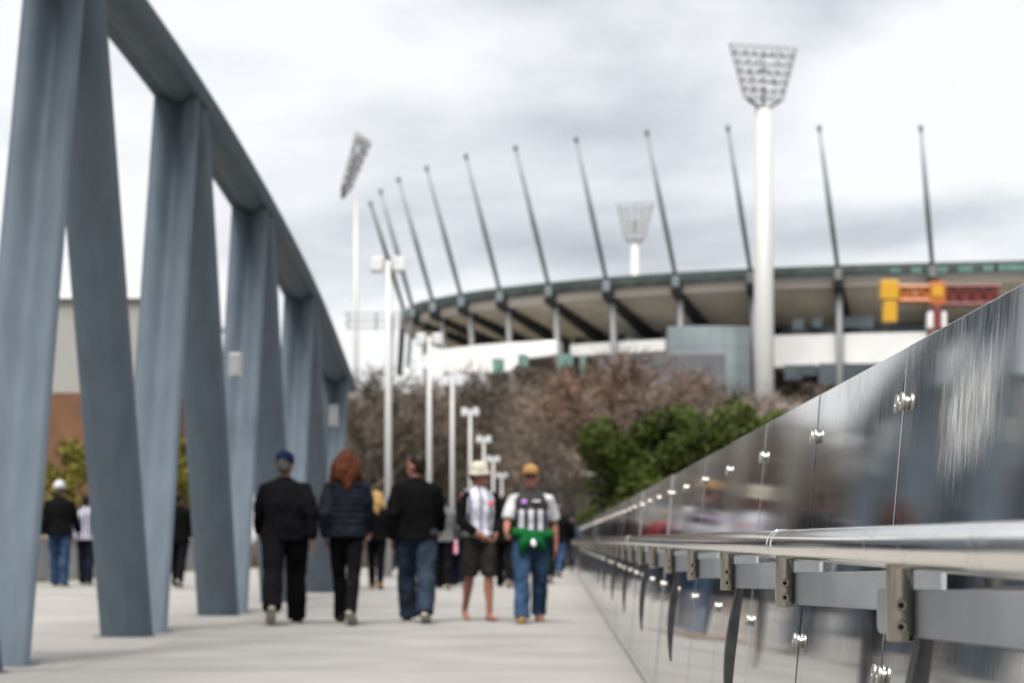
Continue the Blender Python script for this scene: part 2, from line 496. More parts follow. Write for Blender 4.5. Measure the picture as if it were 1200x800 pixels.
for k in range(len(NODES) - 1):
    x, y, h = NODES[k]
    z = zdeck(y)
    hh = NODES[k + 1][2]
    dzn = zdeck(NODES[k + 1][1]) - z
    jt = 0.25 if k < 7 else 1.0
    p = link('panel', me_panel, 'polished_panel_sky_patch' if k == 3 else 'polished_panel', bal, (x, y, z), (math.atan2(dzn, S) + jt * rnd.uniform(-.0012, .0012), jt * rnd.uniform(-.003, .003), -hh + jt * rnd.uniform(-.0016, .0016)), world=True)
    for zc in (0.614, 1.126):
        for yc in (0.028, S - 0.028):
            link('disc_clip', me_clip, 'clip_steel', p, (xpan(zc), yc, zc), (rnd.uniform(0, 6), -math.atan(LEAN) * -1, 0))
    link('joint_strip', me_strip, 'dark_hole', p)
    if k < 1: continue
    link('arm_plate', me_plate, 'plate_paint', bal, (x, y, z), (0, 0, -h), world=True)
    b = link('bracket', me_bracket, 'bracket_steel', bal, (x, y, z), (0, 0, -h), world=True)
    for zb in (0.787, 0.760):
        link('bolt', me_bolt, 'bolt_steel', b, (0.4325, -0.0172, zb))
    if (k - 1) % 2 == 0:
        link('curved_post', me_blade, 'blade_steel', bal, (x, y, z), (0, 0, -h), world=True)
    if (k - 1) % 6 == 3:
        link('joint_sleeve', me_ring, 'polished_rail', bal, (x, y + .035, z), (0, 0, -h), world=True)
def rail_build(bm):
    pts = [off(k, 0.435, 0.86) for k in range(len(NODES))]
    fine = []
    for a, b in zip(pts, pts[1:]):
        for i in range(4): fine.append(a.lerp(b, i / 4))
    tube(bm, fine, 0.0275, 32)
one('handrail', rail_build, 'polished_rail', bal, smooth=True, world=True)
def kerb_build(bm):
    loft(bm, [[off(k, 0.545, 0.0), off(k, 0.545, 0.022), off(k, 0.60, 0.022), off(k, 0.60, 0.0)] for k in range(len(NODES))])
one('base_channel', kerb_build, 'concrete', bal, world=True)

# left-hand balustrade on the far side of the deck
lb = tag(empty('balustrade', (-10.2, 20, 0)), 'low dark grey panel balustrade along the far left edge of the bridge', 'balustrade')
def lpanel(bm): box(bm, (0, 0.9, 0.44), (0.03, 1.78, 0.78), bevel=0.004)
bm = bmesh.new(); lpanel(bm); me_lp = mesh('panel', bm)
mat('grey_panel', (0.17, 0.185, 0.195), 0.4, var=0.1)
def lpost(bm): box(bm, (0.04, 0, 0.43), (0.05, 0.06, 0.86), bevel=0.004)
bm = bmesh.new(); lpost(bm); me_lpost = mesh('post', bm)
for i in range(30):
    y = 6 + i * 1.8
    link('panel', me_lp, 'grey_panel', lb, (-10.25, y, zdeck(y)), world=True)
    link('post', me_lpost, 'plate_paint', lb, (-10.25, y, zdeck(y)), world=True)
one('handrail', lambda bm: tube(bm, [(-10.2, 6 + i * 1.8, .9 + zdeck(6 + i * 1.8)) for i in range(31)], .025, 10), 'polished_rail', lb, smooth=True, world=True)

# ------------------------------------------------------------------ truss
tr = tag(empty('bridge_truss', (-3.83, 20, 0)), 'blue grey painted steel truss of leaning columns along the left of the walkway', 'truss')
CZ = [(-3.8, 4.6), (1.05, 4.95), (5.9, 5.25), (10.75, 5.43), (15.6, 5.46), (20.45, 5.33), (25.3, 5.0), (30.15, 4.46), (35.0, 3.6), (35.7, 3.45)]
def chord_z(y):
    for i in range(len(CZ) - 1):
        if y <= CZ[i + 1][0] or i == len(CZ) - 2:
            p0, p1, p2, p3 = CZ[max(i - 1, 0)], CZ[i], CZ[i + 1], CZ[min(i + 2, len(CZ) - 1)]
            t = (y - p1[0]) / (p2[0] - p1[0])
            m1 = (p2[1] - p0[1]) / (p2[0] - p0[0]) * (p2[0] - p1[0]); m2 = (p3[1] - p1[1]) / (p3[0] - p1[0]) * (p2[0] - p1[0])
            return (2*t**3 - 3*t**2 + 1) * p1[1] + (t**3 - 2*t**2 + t) * m1 + (-2*t**3 + 3*t**2) * p2[1] + (t**3 - t**2) * m2
TX = -3.835
def column(yb, yt, sgn):
    """sgn -1: hollow face towards the camera, +1: towards +Y"""
    zt = chord_z(yt) + 0.06
    def build(bm):
        rows = []
        N = 16
        for i in range(N + 1):
            t = i / N
            y = yb + (yt - yb) * t; z = zt * t
            vd = 0.035 + 0.13 * t ** 1.6
            w = 0.235
            pts = []
            for j in range(21):                       # hollow face
                u = -w + 2 * w * j / 20
                e = abs(u) / w
                v = 0.125 - vd * math.exp(-(u / (0.075 + .05 * (1 - t))) ** 2) - 0.05 * max(0, (e - .8) / .2) ** 2
                pts.append((u, v))
            for j in range(1, 14):                    # rounded back
                u = w - 2 * w * j / 14
                pts.append((u, -0.03 - 0.105 * (1 - (abs(u) / w) ** 2.6)))
            rows.append([Vector((TX + u, y + sgn * v, z)) for u, v in pts])
        loft(bm, rows)
    return one('column', build, 'truss_paint', tr, angle=40, world=True)
for i in range(-3, 5):
    lb_, db_, tp = 13.72 + 4.85 * i, 17.77 + 4.85 * i, 15.6 + 4.85 * i
    column(lb_, tp - .13, -1)
    if i < 4: column(db_, tp + .16, 1)
def chord_build(bm):
    rows = []
    ys = [-3 + i * 0.6 for i in range(65)]
    ys = [y for y in ys if y < 35.5] + [35.55]
    sec = [(-.285, .085), (-.262, .03), (-.22, .0), (-.13, .022), (-.09, .0), (-.05, -.03), (.05, -.03), (.09, .0), (.13, .022), (.22, 0), (.262, .03), (.285, .085), (.262, .14), (.17, .19), (0, .205), (-.17, .19), (-.262, .14)]
    for y in ys:
        z = chord_z(y)
        rows.append([Vector((TX + 0.02 + u, y, z + v)) for u, v in sec])
    loft(bm, rows)
one('top_chord', chord_build, 'truss_paint', tr, angle=35, world=True)
for i in range(-3, 5):      # base shoes let into the deck
    for yb in ([13.72 + 4.85 * i] + ([17.77 + 4.85 * i] if i < 4 else [])):
        one('base_plate', lambda bm: box(bm, (TX, yb, 0.004), (0.50, 0.30, 0.008), bevel=.002), 'truss_paint', tr, world=True)

# small white light boxes clamped to two of the columns
for k, (px, py, Y, hh, lab) in enumerate(((276, 428, 23.6, .30, 'white box light clamped to the third light grey column of the truss'),
                                     (391, 487, 33.2, .36, 'slim white box light on the last light grey column of the truss'))):
    p = at(px, py, Y)
    e = tag(empty('column_light', p), lab, 'light', 'lights on the truss')
    one('housing', lambda bm: box(bm, (0, 0, 0), (.15, .10, hh), bevel=.015), 'lamp_white', e)
    one('lens', lambda bm: box(bm, (0, -.054, 0), (.10, .012, hh * .8), bevel=.004), 'lamp_glass', e)
    one('clamp', lambda bm: box(bm, (-.05, .12, 0), (.06, .16, .07), bevel=.006), 'steel_grey', e)

# ------------------------------------------------------------------ lamp posts on the line of the truss
def lamp_post(px, head_py, label):
    Y = 3.72 * F / (CX - px)
    x = -3.72
    z0 = zdeck(Y)
    ztop = HC + (CY - head_py) * Y / F
    e = tag(empty('lamp_post', (x, Y, z0)), label, 'lamp post', 'lamp posts along the bridge')
    H = ztop - z0
    one('pole', lambda bm: tube(bm, [(0, 0, 0), (0, 0, H * .5), (0, 0, H + .1)], [.088, .076, .062], 16), 'white_paint', e, smooth=True)
    one('base_flange', lambda bm: box(bm, (0, 0, .02), (.4, .4, .04), bevel=.008), 'steel_grey', e)
    one('cross_arm', lambda bm: box(bm, (0, 0, H + .02), (.62, .07, .07), bevel=.01), 'white_paint', e)
    for s in (-1, 1):
        h = one('lamp_head', lambda bm: box(bm, (s * .24, -.04, H + .02), (.29, .15, .36), (R(-18), 0, R(8 * s)), bevel=.03), 'lamp_white', e)
        one('lens', lambda bm: box(bm, (s * .24, -.122, H - .005), (.22, .012, .27), (R(-18), 0, R(8 * s)), bevel=.004), 'lamp_glass', h)
for i, (px, py, lab) in enumerate(((455, 311, 'tallest looking white twin lamp post, first beyond the truss'),
        (503, 398, 'white twin lamp post, second beyond the truss'),
        (530, 447, 'white twin lamp post, third beyond the truss'),
        (551, 483, 'white twin lamp post, fourth beyond the truss'),
        (567, 515, 'white twin lamp post, fifth beyond the truss'),
        (578, 538, 'white twin lamp post, sixth beyond the truss'),
        (588, 557, 'white twin lamp post, seventh and farthest beyond the truss'))):
    lamp_post(px, py, lab)

# ------------------------------------------------------------------ stadium
HR = 40.0                                   # roof edge height
EDGE_PX = [(475, 362), (487, 357), (510, 351), (543, 344.5), (588, 338), (645, 332), (712, 326), (793, 320.5), (880, 316), (982, 312), (1093, 309), (1200, 306.5)]
EDGE = []
for px, py in EDGE_PX:
    Y = (HR - HC) * F / (CY - py)
    EDGE.append(Vector(((px - CX) * Y / F, Y, 0)))
EDGE = [Vector((-21, 386, 0)), Vector((-25.5, 368, 0)), Vector((-27.2, 352, 0))] + EDGE[1:] + [Vector((80, 280.5, 0)), Vector((94, 282, 0)), Vector((108, 286, 0))]
def catmull(P, n):
    out = []
    for i in range(len(P) - 1):
        p0, p1, p2, p3 = P[max(i - 1, 0)], P[i], P[i + 1], P[min(i + 2, len(P) - 1)]
        for j in range(n):
            t = j / n
            out.append(0.5 * ((2 * p1) + (-p0 + p2) * t + (2 * p0 - 5 * p1 + 4 * p2 - p3) * t * t + (-p0 + 3 * p1 - 3 * p2 + p3) * t ** 3))
    out.append(P[-1]); return out
PATH = catmull(EDGE, 6)
for _ in range(4):                          # fair the curve
    PATH = [PATH[0]] + [(PATH[i - 1] + 2 * PATH[i] + PATH[i + 1]) / 4 for i in range(1, len(PATH) - 1)] + [PATH[-1]]
def frame(i):
    t = (PATH[min(i + 1, len(PATH) - 1)] - PATH[max(i - 1, 0)]).normalized()
    return PATH[i], t, Vector((-t.y, t.x, 0))
def sp(i, u, z):
    """point on the stadium: path index (float), u metres inwards, height z"""
    a = int(min(max(i, 0), len(PATH) - 1.001)); f = i - a
    p, t, n = frame(a); q, t2, n2 = frame(a + 1)
    return p.lerp(q, f) + n.lerp(n2, f).normalized() * u + Vector((0, 0, z))
def near(px):
    """path index whose roof edge is seen at px"""
    best = min((abs(CX + F * PATH[i].x / PATH[i].y - px) + (0 if i > 12 else 60), i) for i in range(len(PATH)))
    return best[1]
NP = len(PATH)
st = tag(empty('stadium', (20, 300, GZ)), 'huge round stadium with raked roof masts and a green roof edge beyond the trees', 'stadium')
def sweep(name, prof, m, i0=0, i1=NP - 1, parent=None, angle=30):
    return one(name, lambda bm: loft(bm, [[sp(i, u, z) for u, z in prof] for i in range(i0, i1 + 1)]), m, parent or st, angle=angle, world=parent is None)
sweep('roof', [(0.2, 39.6), (0.4, 40.0), (32, 43.4), (32, 42.8), (6, 39.2)], 'steel_grey')
sweep('roof_fascia', [(-.25, 38.5), (-.35, 39.3), (-.25, 40.15), (.35, 40.15), (.35, 38.5)], 'roof_green')
sweep('soffit_band', [(.5, 38.45), (.7, 37.2), (1.6, 36.9), (1.9, 38.45)], 'soffit_beige')
sweep('soffit', [(1.7, 37.1), (14.5, 33.2), (15.5, 33.6), (15, 38.4), (2, 38.4)], 'soffit_brown')
for q in range(9):
    u = 2.8 + q * 1.3
    z = 37.1 - (u - 1.7) * 3.9 / 12.8
    sweep('soffit_rib', [(u, z - .28), (u + .3, z - .28 - .09), (u + .3, z + .1), (u, z + .1)], 'soffit_brown')
sweep('wall', [(15, -3.4), (15, 33.4), (16, 33.4), (16, -3.4)], 'facade_brown')
# fascia panels of pale green glass
for i2 in range(0, (NP - 1) * 3):
    i = i2 / 3
    a, b = sp(i + .03, -.42, 0), sp(i + .30, -.42, 0)
    px = CX + F * a.x / a.y
    if px < 470 or px > 1260: continue
    if rnd.random() < (.45 if px < 1060 else .3): continue
    d = b - a
    o = one('fascia_panel', lambda bm: box(bm, ((a + b) / 2 + Vector((0, 0, 39.1))), (d.length, .12, .85 if px > 1060 else .5), (0, 0, math.atan2(d.y, d.x))),
        'teal_panel' if px > 1040 else 'roof_green', st, world=True)
# masts, struts and columns, bay by bay
MASTS = [(434, 238, 473, 362), (446, 224, 487, 357), (467, 210, 511, 351), (500, 197, 543, 344), (546, 183, 588, 338), (604, 173, 646, 332),
         (675, 163, 712, 326), (758, 155, 793, 320), (853, 150, 880, 316), (960, 150, 982, 312), (1079, 150, 1094, 309), (1207, 150, 1214, 306)]
for k, (tx, ty, bx, by) in enumerate(MASTS):
    i = near(bx) if k else near(487) - 4
    base = sp(i, -.5, 39.6)
    if k == 0: base = at(bx, by, 344)
    tipp = at(tx, ty, base.y - 4)
    dark = k == 0
    mm = 'steel_dark' if k < 1 else 'mast_grey'
    m = one('mast', lambda bm: tube(bm, [base + (base - tipp) * .02, base.lerp(tipp, .45), tipp], [.30, .40, .16], 10), mm, st, smooth=True, world=True)
    one('mast_tip', lambda bm: ball(bm, (0, 0, 0), (.36, .36, .5)), 'steel_grey', m, smooth=True, loc=tipp)
    one('mast_foot', lambda bm: box(bm, base + Vector((0, 0, -.9)), (1.1, 1.1, 1.6), bevel=.1), 'mast_grey' if k < 8 else 'steel_grey', st, world=True)
    if k == 0:
        one('raking_leg', lambda bm: tube(bm, [base, at(468, 440, 344)], [.5, .5], 8), 'steel_dark', st, world=True)
        continue
    one('raking_strut', lambda bm: loft(bm, [[sp(i, -.3, 38.3) + Vector((s * .75, 0, w)) for s, w in ((-1, -1.3), (1, -1.3), (1, .2), (-1, .2))],
                                           [sp(i, 13.8, 32.4) + Vector((s * .75, 0, w)) for s, w in ((-1, -.8), (1, -.8), (1, .7), (-1, .7))]]), 'steel_dark', st, world=True)
    one('column', lambda bm: tube(bm, [sp(i, 1.2, 37.6), sp(i, 2.6, 20), sp(i, 2.6, -3.3)], [.5, .55, .6], 10), 'steel_grey', st, smooth=True, world=True)
    if k == 1:
        one('raking_leg', lambda bm: tube(bm, [base, at(478, 430, base.y)], [.35, .35], 8), 'steel_grey', st, world=True)

def px_of(p): return CX + F * p.x / p.y
# glazed storey under the soffit, pane by pane
for i2 in range(12 * 2, (NP - 1) * 2):
    i = i2 / 2
    a, b = sp(i + .02, 14.6, 0), sp(i + .47, 14.6, 0)
    px = px_of(a)
    if px < 500 or px > 1230: continue
    d = b - a
    m = 'glass_dark' if rnd.random() < .6 else 'glass_blue'
    if px < 800 and rnd.random() < .15: m = 'facade_white'
    one('window_pane', lambda bm: box(bm, (a + b) / 2 + Vector((0, 0, 32.3)), (d.length, .2, 1.7), (0, 0, math.atan2(d.y, d.x))), m, st, world=True)
sweep('white_band', [(2.8, 29.0), (2.8, 30.7), (14.9, 30.7), (14.9, 29.0)], 'facade_white', near(652), near(800))
sweep('white_facade', [(2.9, 26.0), (2.7, 30.6), (14.9, 30.6), (14.9, 26.0)], 'facade_white', near(905) - 1, NP - 1)
sweep('lower_band', [(13.0, 21.6), (13.0, 22.4), (14.9, 22.4), (14.9, 21.6)], 'soffit_beige', near(560), NP - 1)
sweep('lower_band', [(13.0, 16.2), (13.0, 16.9), (14.9, 16.9), (14.9, 16.2)], 'soffit_beige', near(540), near(700))
sweep('lower_band', [(13.0, 11.0), (13.0, 11.6), (14.9, 11.6), (14.9, 11.0)], 'soffit_beige', near(560), near(760))
for px, Z0, Z1, n_ in ((930, 24.0, 26.2, 2.6), (948, 24.6, 26.2, 2.2), (977, 23.2, 26.3, 4.4), (1016, 23.6, 26.2, 6.5), (1040, 23.4, 26.2, 5), (1065, 24, 26.2, 4), (1003, 31.4, 33.0, 5), (935, 31.4, 33.0, 1.6), (958, 31.6, 33.0, 1.4)):
    i = near(px * 1.0)
    a = sp(i, 2.6, 0)
    a = Vector(((px - CX) * a.y / F, a.y, 0))
    one('window', lambda bm: box(bm, a + Vector((0, 0, (Z0 + Z1) / 2)), (n_, .4, Z1 - Z0), (0, 0, R(-8))), 'glass_dark', st, world=True)
# raking white concourse wall at the left end
def ramp_build(bm):
    top = [(496, 416), (520, 409), (560, 404), (600, 401), (640, 399), (653, 399)]
    bot = [(496, 430), (520, 436), (560, 437), (598, 434), (612, 420), (653, 415)]
    rows = []
    for (a, b), (c, d) in zip(top, bot):
        Y = 312 - (a - 496) * .07
        p, q = at(a, b, Y), at(c, d, Y)
        rows.append([q, p, p + Vector((.8, 3, 0)), q + Vector((.8, 3, 0))])
    loft(bm, rows)
one('ramp_wall', ramp_build, 'facade_white', st, world=True)
# blue-grey curved glass wall, pane by pane
cx, cy, rad = 22.3, 306, 20.0
for r in range(4):
    for c in range(6):
        a0, a1 = R(270 - 17.4 + c * 5.8), R(270 - 17.4 + c * 5.8 + 5.68)
        z0 = 19.2 + r * 3.1
        def build(bm):
            f = [Vector((cx + math.cos(q) * rad, cy + math.sin(q) * rad + (r - 1) * .35, 0)) for q in (a0, a1)]
            b_ = [Vector((p.x, p.y + .3, 0)) for p in reversed(f)]
            loft(bm, [[p + Vector((0, 0, z0)) for p in f + b_], [p + Vector((0, .33, z0 + 3.05)) for p in f + b_]])
        one('glass_pane', build, 'glass_blue', st, world=True)
one('stair_block', lambda bm: box(bm, (22.3, 293, 14.1), (11.6, 8, 34.8)), 'facade_grey', st, world=True)
one('service_block', lambda bm: box(bm, (15.0, 281, 11.6), (17.5, 9, 30), bevel=.1), 'facade_grey', st, world=True)
for px, py, w, h, Y in ((584, 428, 14, 16, 296), (613, 422, 12, 14, 296), (663, 422, 17, 15, 294), (716, 489, 27, 17, 268), (683, 430, 7, 26, 293), (735, 470, 8, 20, 268)):
    p = at(px, py, Y)
    one('teal_screen', lambda bm: box(bm, p, (w * Y / F, .3, h * Y / F)), 'teal_panel', st, world=True)
for px, py, w, Y in ((715, 453, 60, 266), (690, 485, 34, 266), (640, 470, 60, 285), (610, 507, 50, 280), (620, 487, 40, 285)):
    p = at(px, py, Y)
    one('balcony_edge', lambda bm: box(bm, p, (w * Y / F, 1.0, .75)), 'soffit_beige' if py > 460 else 'facade_white', st, world=True)
one('podium_wall', lambda bm: box(bm, (50, 274, 3), (58, 2, 40 - 6.8)), 'soffit_beige', st, world=True)

# ------------------------------------------------------------------ floodlight towers
def flood_tower(px, Y, top_py, head_w, head_h, pole_w, yaw, label, tilt=-14, rows=6, base_py=None, lean=0):
    x = (px - CX) * Y / F
    e = tag(empty('floodlight_tower', (x, Y, GZ)), label, 'floodlight', 'stadium floodlight towers')
    k = Y / F
    HW, HH = head_w * k, head_h * k
    ztop = HC + (CY - top_py) * k - GZ
    zh = ztop - HH / 2
    pw = pole_w * k / 2
    zneck = ztop - HH * 1.16
    one('pole', lambda bm: tube(bm, [(0, 0, 0), (0, 0, zneck * .5), (0, 0, zneck)], [pw * 1.12, pw, pw * .82], 28), 'white_paint', e, smooth=True)
    hd = empty('lamp_frame', (0, 0, zh), R(yaw)); hd.parent = e
    hd.rotation_euler = (R(tilt), R(lean), R(yaw))
    bm = bmesh.new()
    def wat(z): return HW * (.56 + .44 * (z / HH + .5))       # width at height z (head is wider on top)
    for r in range(rows + 1):
        z = -HH / 2 + HH * r / rows
        box(bm, (0, .25, z), (wat(z), .18, .16 if r in (0, rows) else .32))
    for s in (-1, 1):
        tube(bm, [(s * HW * .28, .25, -HH / 2), (s * HW * .5, .25, HH / 2)], .13, 6)
        tube(bm, [(s * HW * .24, .3, -HH / 2), (0, .3, -HH / 2 - HH * .2)], .3, 8)
    for c in range(1, 4):
        tube(bm, [((c / 4 - .5) * HW * .56, .3, -HH / 2), ((c / 4 - .5) * HW, .3, HH / 2)], .10, 6)
    tube(bm, [(0, .4, -HH / 2 - HH * .22), (0, .4, HH * .1)], .3, 8)
    me = mesh('lattice', bm)
    link('lattice', me, 'lamp_frame', hd)
    # lamps, row by row
    rr = HH / rows * .37
    bm = bmesh.new()
    loft(bm, [[Vector((a * math.cos(q), y, a * math.sin(q))) for q in [2 * math.pi * j / 12 for j in range(12)]] for a, y in ((rr * .4, .2), (rr * .9, .05), (rr, -.25), (rr * .92, -.3))])
    me = mesh('lamp', bm, angle=40)
    for r in range(rows):
        z = -HH / 2 + HH * (r + .5) / rows
        n = max(3, int(wat(z) / (rr * 2.5)))
        for c in range(n):
            if rnd.random() < .06: continue
            link('lamp', me, 'lamp_glass', hd, (((c + .5) / n - .5) * wat(z), 0, z))
    return e
flood_tower(895, 282, 52, 80, 66, 24, 8, 'nearest tall white floodlight tower standing in front of the stadium', tilt=-10, lean=2)
flood_tower(744, 545, 238, 42, 42, 12, -10, 'distant small white floodlight tower rising behind the stadium roof', tilt=-8)
flood_tower(417, 430, 160, 56, 62, 6.5, 78, 'pale floodlight tower left of the stadium, its lamp frame seen edge on', tilt=20, lean=0)

# slatted frame on a mast left of the stadium
p = at(441, 378, 150)
e = tag(empty('slatted_frame', (p.x, 150, GZ)), 'thin grey frame of horizontal rails on a post left of the stadium', 'frame')
for q, py in enumerate((367, 373, 378, 384)):
    a, b = at(402 + (q % 2) * 6, py, 150), at(476, py - 1, 150)
    one('rail', lambda bm: tube(bm, [a, b], .06, 6), 'steel_grey', e, world=True)
for px in (408, 441, 472):
    a, b = at(px, 365, 150.2), at(px, 387, 150.2)
    one('upright', lambda bm: tube(bm, [a, b], .06, 6), 'lamp_frame', e, world=True)
one('post', lambda bm: tube(bm, [(p.x + 1.2, 150.3, GZ), (p.x + 1.2, 150.3, at(0, 368, 150).z)], [.12, .1], 8), 'white_paint', e, world=True)

# ------------------------------------------------------------------ crane by the stadium
Yc = 232
c0 = at(1096, 640, Yc)
e = tag(empty('construction_crane', (c0.x, Yc, GZ)), 'yellow and orange construction crane with red arm in front of the stadium roof', 'crane')
def cw(px0, py0, px1, py1, d, name, m, bev=.12):
    a, b = at(px0, py1, Yc), at(px1, py0, Yc)
    return one(name, lambda bm: box(bm, (a + b) / 2, (b.x - a.x, d, b.z - a.z), bevel=bev), m, e, world=True)
cw(1031, 329, 1052, 352, 2.0, 'counterweight', 'crane_yellow'); cw(1034, 353, 1050, 378, 1.8, 'counterweight', 'crane_yellow')
def lattice(name, px0, px1, pyt, pyb, m, n, th=.13):
    def build(bm):
        for py in (pyt, pyb):
            for dy in (-.7, .7):
                tube(bm, [at(px0, py, Yc) + Vector((0, dy, 0)), at(px1, py, Yc) + Vector((0, dy, 0))], th * 1.4, 6)
        for i in range(n):
            a, b = px0 + (px1 - px0) * i / n, px0 + (px1 - px0) * (i + 1) / n
            for dy in (-.7, .7):
                tube(bm, [at(a, pyb if i % 2 else pyt, Yc) + Vector((0, dy, 0)), at(b, pyt if i % 2 else pyb, Yc) + Vector((0, dy, 0))], th, 5)
            tube(bm, [at(a, pyt, Yc) + Vector((0, -.7, 0)), at(b, pyt, Yc) + Vector((0, .7, 0))], th, 5)
    one(name, build, m, e, world=True)
lattice('counter_jib', 1052, 1090, 337, 353, 'crane_orange', 6, .2)
cw(1054, 346, 1088, 354, 1.2, 'walkway', 'crane_orange', .05)
cw(1062, 338, 1074, 346, 1.2, 'winch', 'soffit_beige', .1)
cw(1088, 331, 1107, 358, 2.0, 'cab', 'crane_orange')
one('cab_window', lambda bm: box(bm, at(1099, 341, Yc - 1.05), (1.2, .1, 1.3), bevel=.03), 'crane_yellow', e, world=True)
lattice('jib', 1107, 1172, 336, 357, 'crane_red', 9, .15)
cw(1107, 340, 1166, 353, .8, 'jib_deck', 'crane_red', .05)
cw(1086, 366, 1108, 386, 1.5, 'turntable', 'facade_white')
cw(1092, 358, 1102, 388, 2.0, 'slew_ring', 'crane_red')
one('mast', lambda bm: [tube(bm, [(c0.x + a, Yc + b, GZ), (c0.x + a, Yc + b, at(0, 384, Yc).z)], .14, 6) for a in (-.7, .7) for b in (-.7, .7)] +
    [tube(bm, [(c0.x - .7 + 1.4 * (j % 2), Yc - .7, GZ + j * 1.35), (c0.x + .7 - 1.4 * (j % 2), Yc - .7, GZ + j * 1.35 + 1.35)], .08, 5) for j in range(20)], 'crane_red', e, world=True)

# ------------------------------------------------------------------ buildings on the left
Yb = 95
e = tag(empty('brick_building', (at(60, 600, Yb).x, Yb, GZ)), 'brown brick building with a pale grey upper storey seen between the truss columns', 'building')
xa, xb = at(-190, 0, Yb).x, at(196, 0, Yb).x
zb_ = at(0, 460, Yb).z; zt_ = at(0, 350, Yb).z
w_ = one('wall', lambda bm: box(bm, ((xa + xb) / 2, Yb + 8, (GZ + zb_) / 2), (xb - xa, 16, zb_ - GZ)), 'brick_wall', e, world=True)
u_ = one('upper_wall', lambda bm: box(bm, ((xa + xb) / 2, Yb + 8, (zb_ + zt_) / 2 + .005), (xb - xa - .2, 15.8, zt_ - zb_)), 'cladding_grey', e, world=True)
one('parapet', lambda bm: box(bm, ((xa + xb) / 2, Yb + 8, zt_ + .14), (xb - xa + .3, 16.3, .26)), 'facade_white', e, world=True)
for j in range(7):
    xx = xa + 1.2 + j * (xb - xa - 2.4) / 6
    w = one('window', lambda bm: box(bm, (xx, Yb + .02, 1.2), (1.3, .12, 1.6)), 'glass_dark', e, world=True)
    one('cladding_joint', lambda bm: box(bm, (xx, Yb + .1, (zb_ + zt_) / 2), (.06, .04, zt_ - zb_ - .1)), 'steel_grey', e, world=True)

# ------------------------------------------------------------------ trees
def bare_tree_meshes(seed, H, spread, twigs, sl_w):
    r = random.Random(seed)
    tb, V, Fc, tips = bmesh.new(), [], [], []
    def sliver(a, b, w):
        d = (b - a)
        s = d.cross(Vector((r.uniform(-1, 1), r.uniform(-1, 1), r.uniform(-1, 1))))
        if s.length < 1e-4: return
        s = s.normalized() * w
        k = len(V)
        V.extend([a - s, a + s, b]); Fc.append((k, k + 1, k + 2))
    def grow(p, d, L, rad, lev):
        n = 3
        pts, rr = [p], [rad]
        for i in range(n):
            d = (d + Vector((r.uniform(-.25, .25), r.uniform(-.25, .25), r.uniform(-.05, .18)))).normalized()
            p = p + d * L / n
            pts.append(p.copy()); rr.append(rad * (1 - .5 * (i + 1) / n))
        tube(tb, pts, rr, 6 if lev < 2 else 4, cap=False)
        if lev >= 3:
            tips.append((pts, d)); return
        m = (4, 4, 3)[lev]
        for i in range(m):
            t = r.uniform(.35, 1.0) if i else 1.0
            q = pts[1].lerp(pts[-1], t)
            ang = r.uniform(0, 6.28)
            sd_ = Vector((math.cos(ang), math.sin(ang), r.uniform(.0, .7)))
            grow(q, (d * .55 + sd_ * spread).normalized(), L * r.uniform(.55, .8), rad * .5, lev + 1)
    grow(Vector((0, 0, 0)), Vector((0, 0, 1)), H * .38, H * .018, 0)
    per = max(1, twigs // len(tips))
    for pts, d in tips:
        for j in range(per):
            a = pts[0].lerp(pts[-1], r.random())
            q = (d * .5 + Vector((r.gauss(0, .55), r.gauss(0, .55), r.gauss(.25, .5)))).normalized()
            b = a + q * H * r.uniform(.05, .12)
            sliver(a, b, sl_w)
            for z in range(3):
                c = a.lerp(b, r.uniform(.2, .9))
                sliver(c, c + (q + Vector((r.gauss(0, .7), r.gauss(0, .7), r.gauss(0, .7)))).normalized() * H * r.uniform(.03, .07), sl_w * .8)
    m1 = mesh('trunk', tb, True)
    m2 = bpy.data.meshes.new('crown'); m2.from_pydata([tuple(v) for v in V], [], Fc)
    return m1, m2
SPARSE = [bare_tree_meshes(s, 10, sp_, 320, .024) for s, sp_ in ((41, .6), (52, .75))]
VAR = [bare_tree_meshes(s, 10, sp_, 900, .03) for s, sp_ in ((3, .75), (14, .95), (25, .6), (36, .85))]
def bare_tree(px, Y, top_py, var, label, pale=False, wide=1.0):
    x = (px - CX) * Y / F
    H = HC + (CY - top_py) * Y / F - GZ
    m1, m2 = SPARSE[var % 2] if 565 < px < 705 else VAR[var]
    hz = max(v.co.z for v in m2.vertices)
    e = tag(empty('bare_tree', (x, Y, GZ), rnd.uniform(0, 6.28), H / hz), label, 'tree', 'bare winter trees before the stadium')
    e.scale = (H / hz * wide, H / hz * wide, H / hz)
    link('trunk', m1, 'bark_pale' if pale else 'bark', e)
    link('crown', m2, 'twig_pale' if pale else rnd.choice(('twig', 'twig', 'twig_dark', 'twig_red', 'twig_mid')), e)
TREES = [(402, 150, 436, 0), (425, 140, 426, 1), (446, 150, 418, 2), (468, 160, 448, 3), (486, 170, 438, 0), (508, 155, 450, 1), (528, 185, 440, 2),
         (545, 175, 462, 3), (588, 205, 420, 1), (622, 180, 424, 3), (655, 210, 410, 1),
         (668, 125, 480, 2), (694, 190, 420, 3), (733, 200, 412, 1), (752, 165, 404, 2), (775, 185, 402, 3), (804, 150, 424, 0),
         (845, 160, 442, 2), (870, 190, 448, 3), (925, 170, 452, 1), (960, 195, 436, 2), (632, 240, 470, 0), (597, 165, 500, 3), (412, 165, 450, 3), (495, 205, 440, 1), (520, 215, 442, 0), (550, 222, 446, 3), (470, 215, 440, 2), (442, 235, 436, 3), (418, 240, 434, 1), (455, 190, 470, 1), (435, 220, 462, 0), (480, 230, 470, 2), (515, 225, 480, 3), (560, 235, 490, 2)]
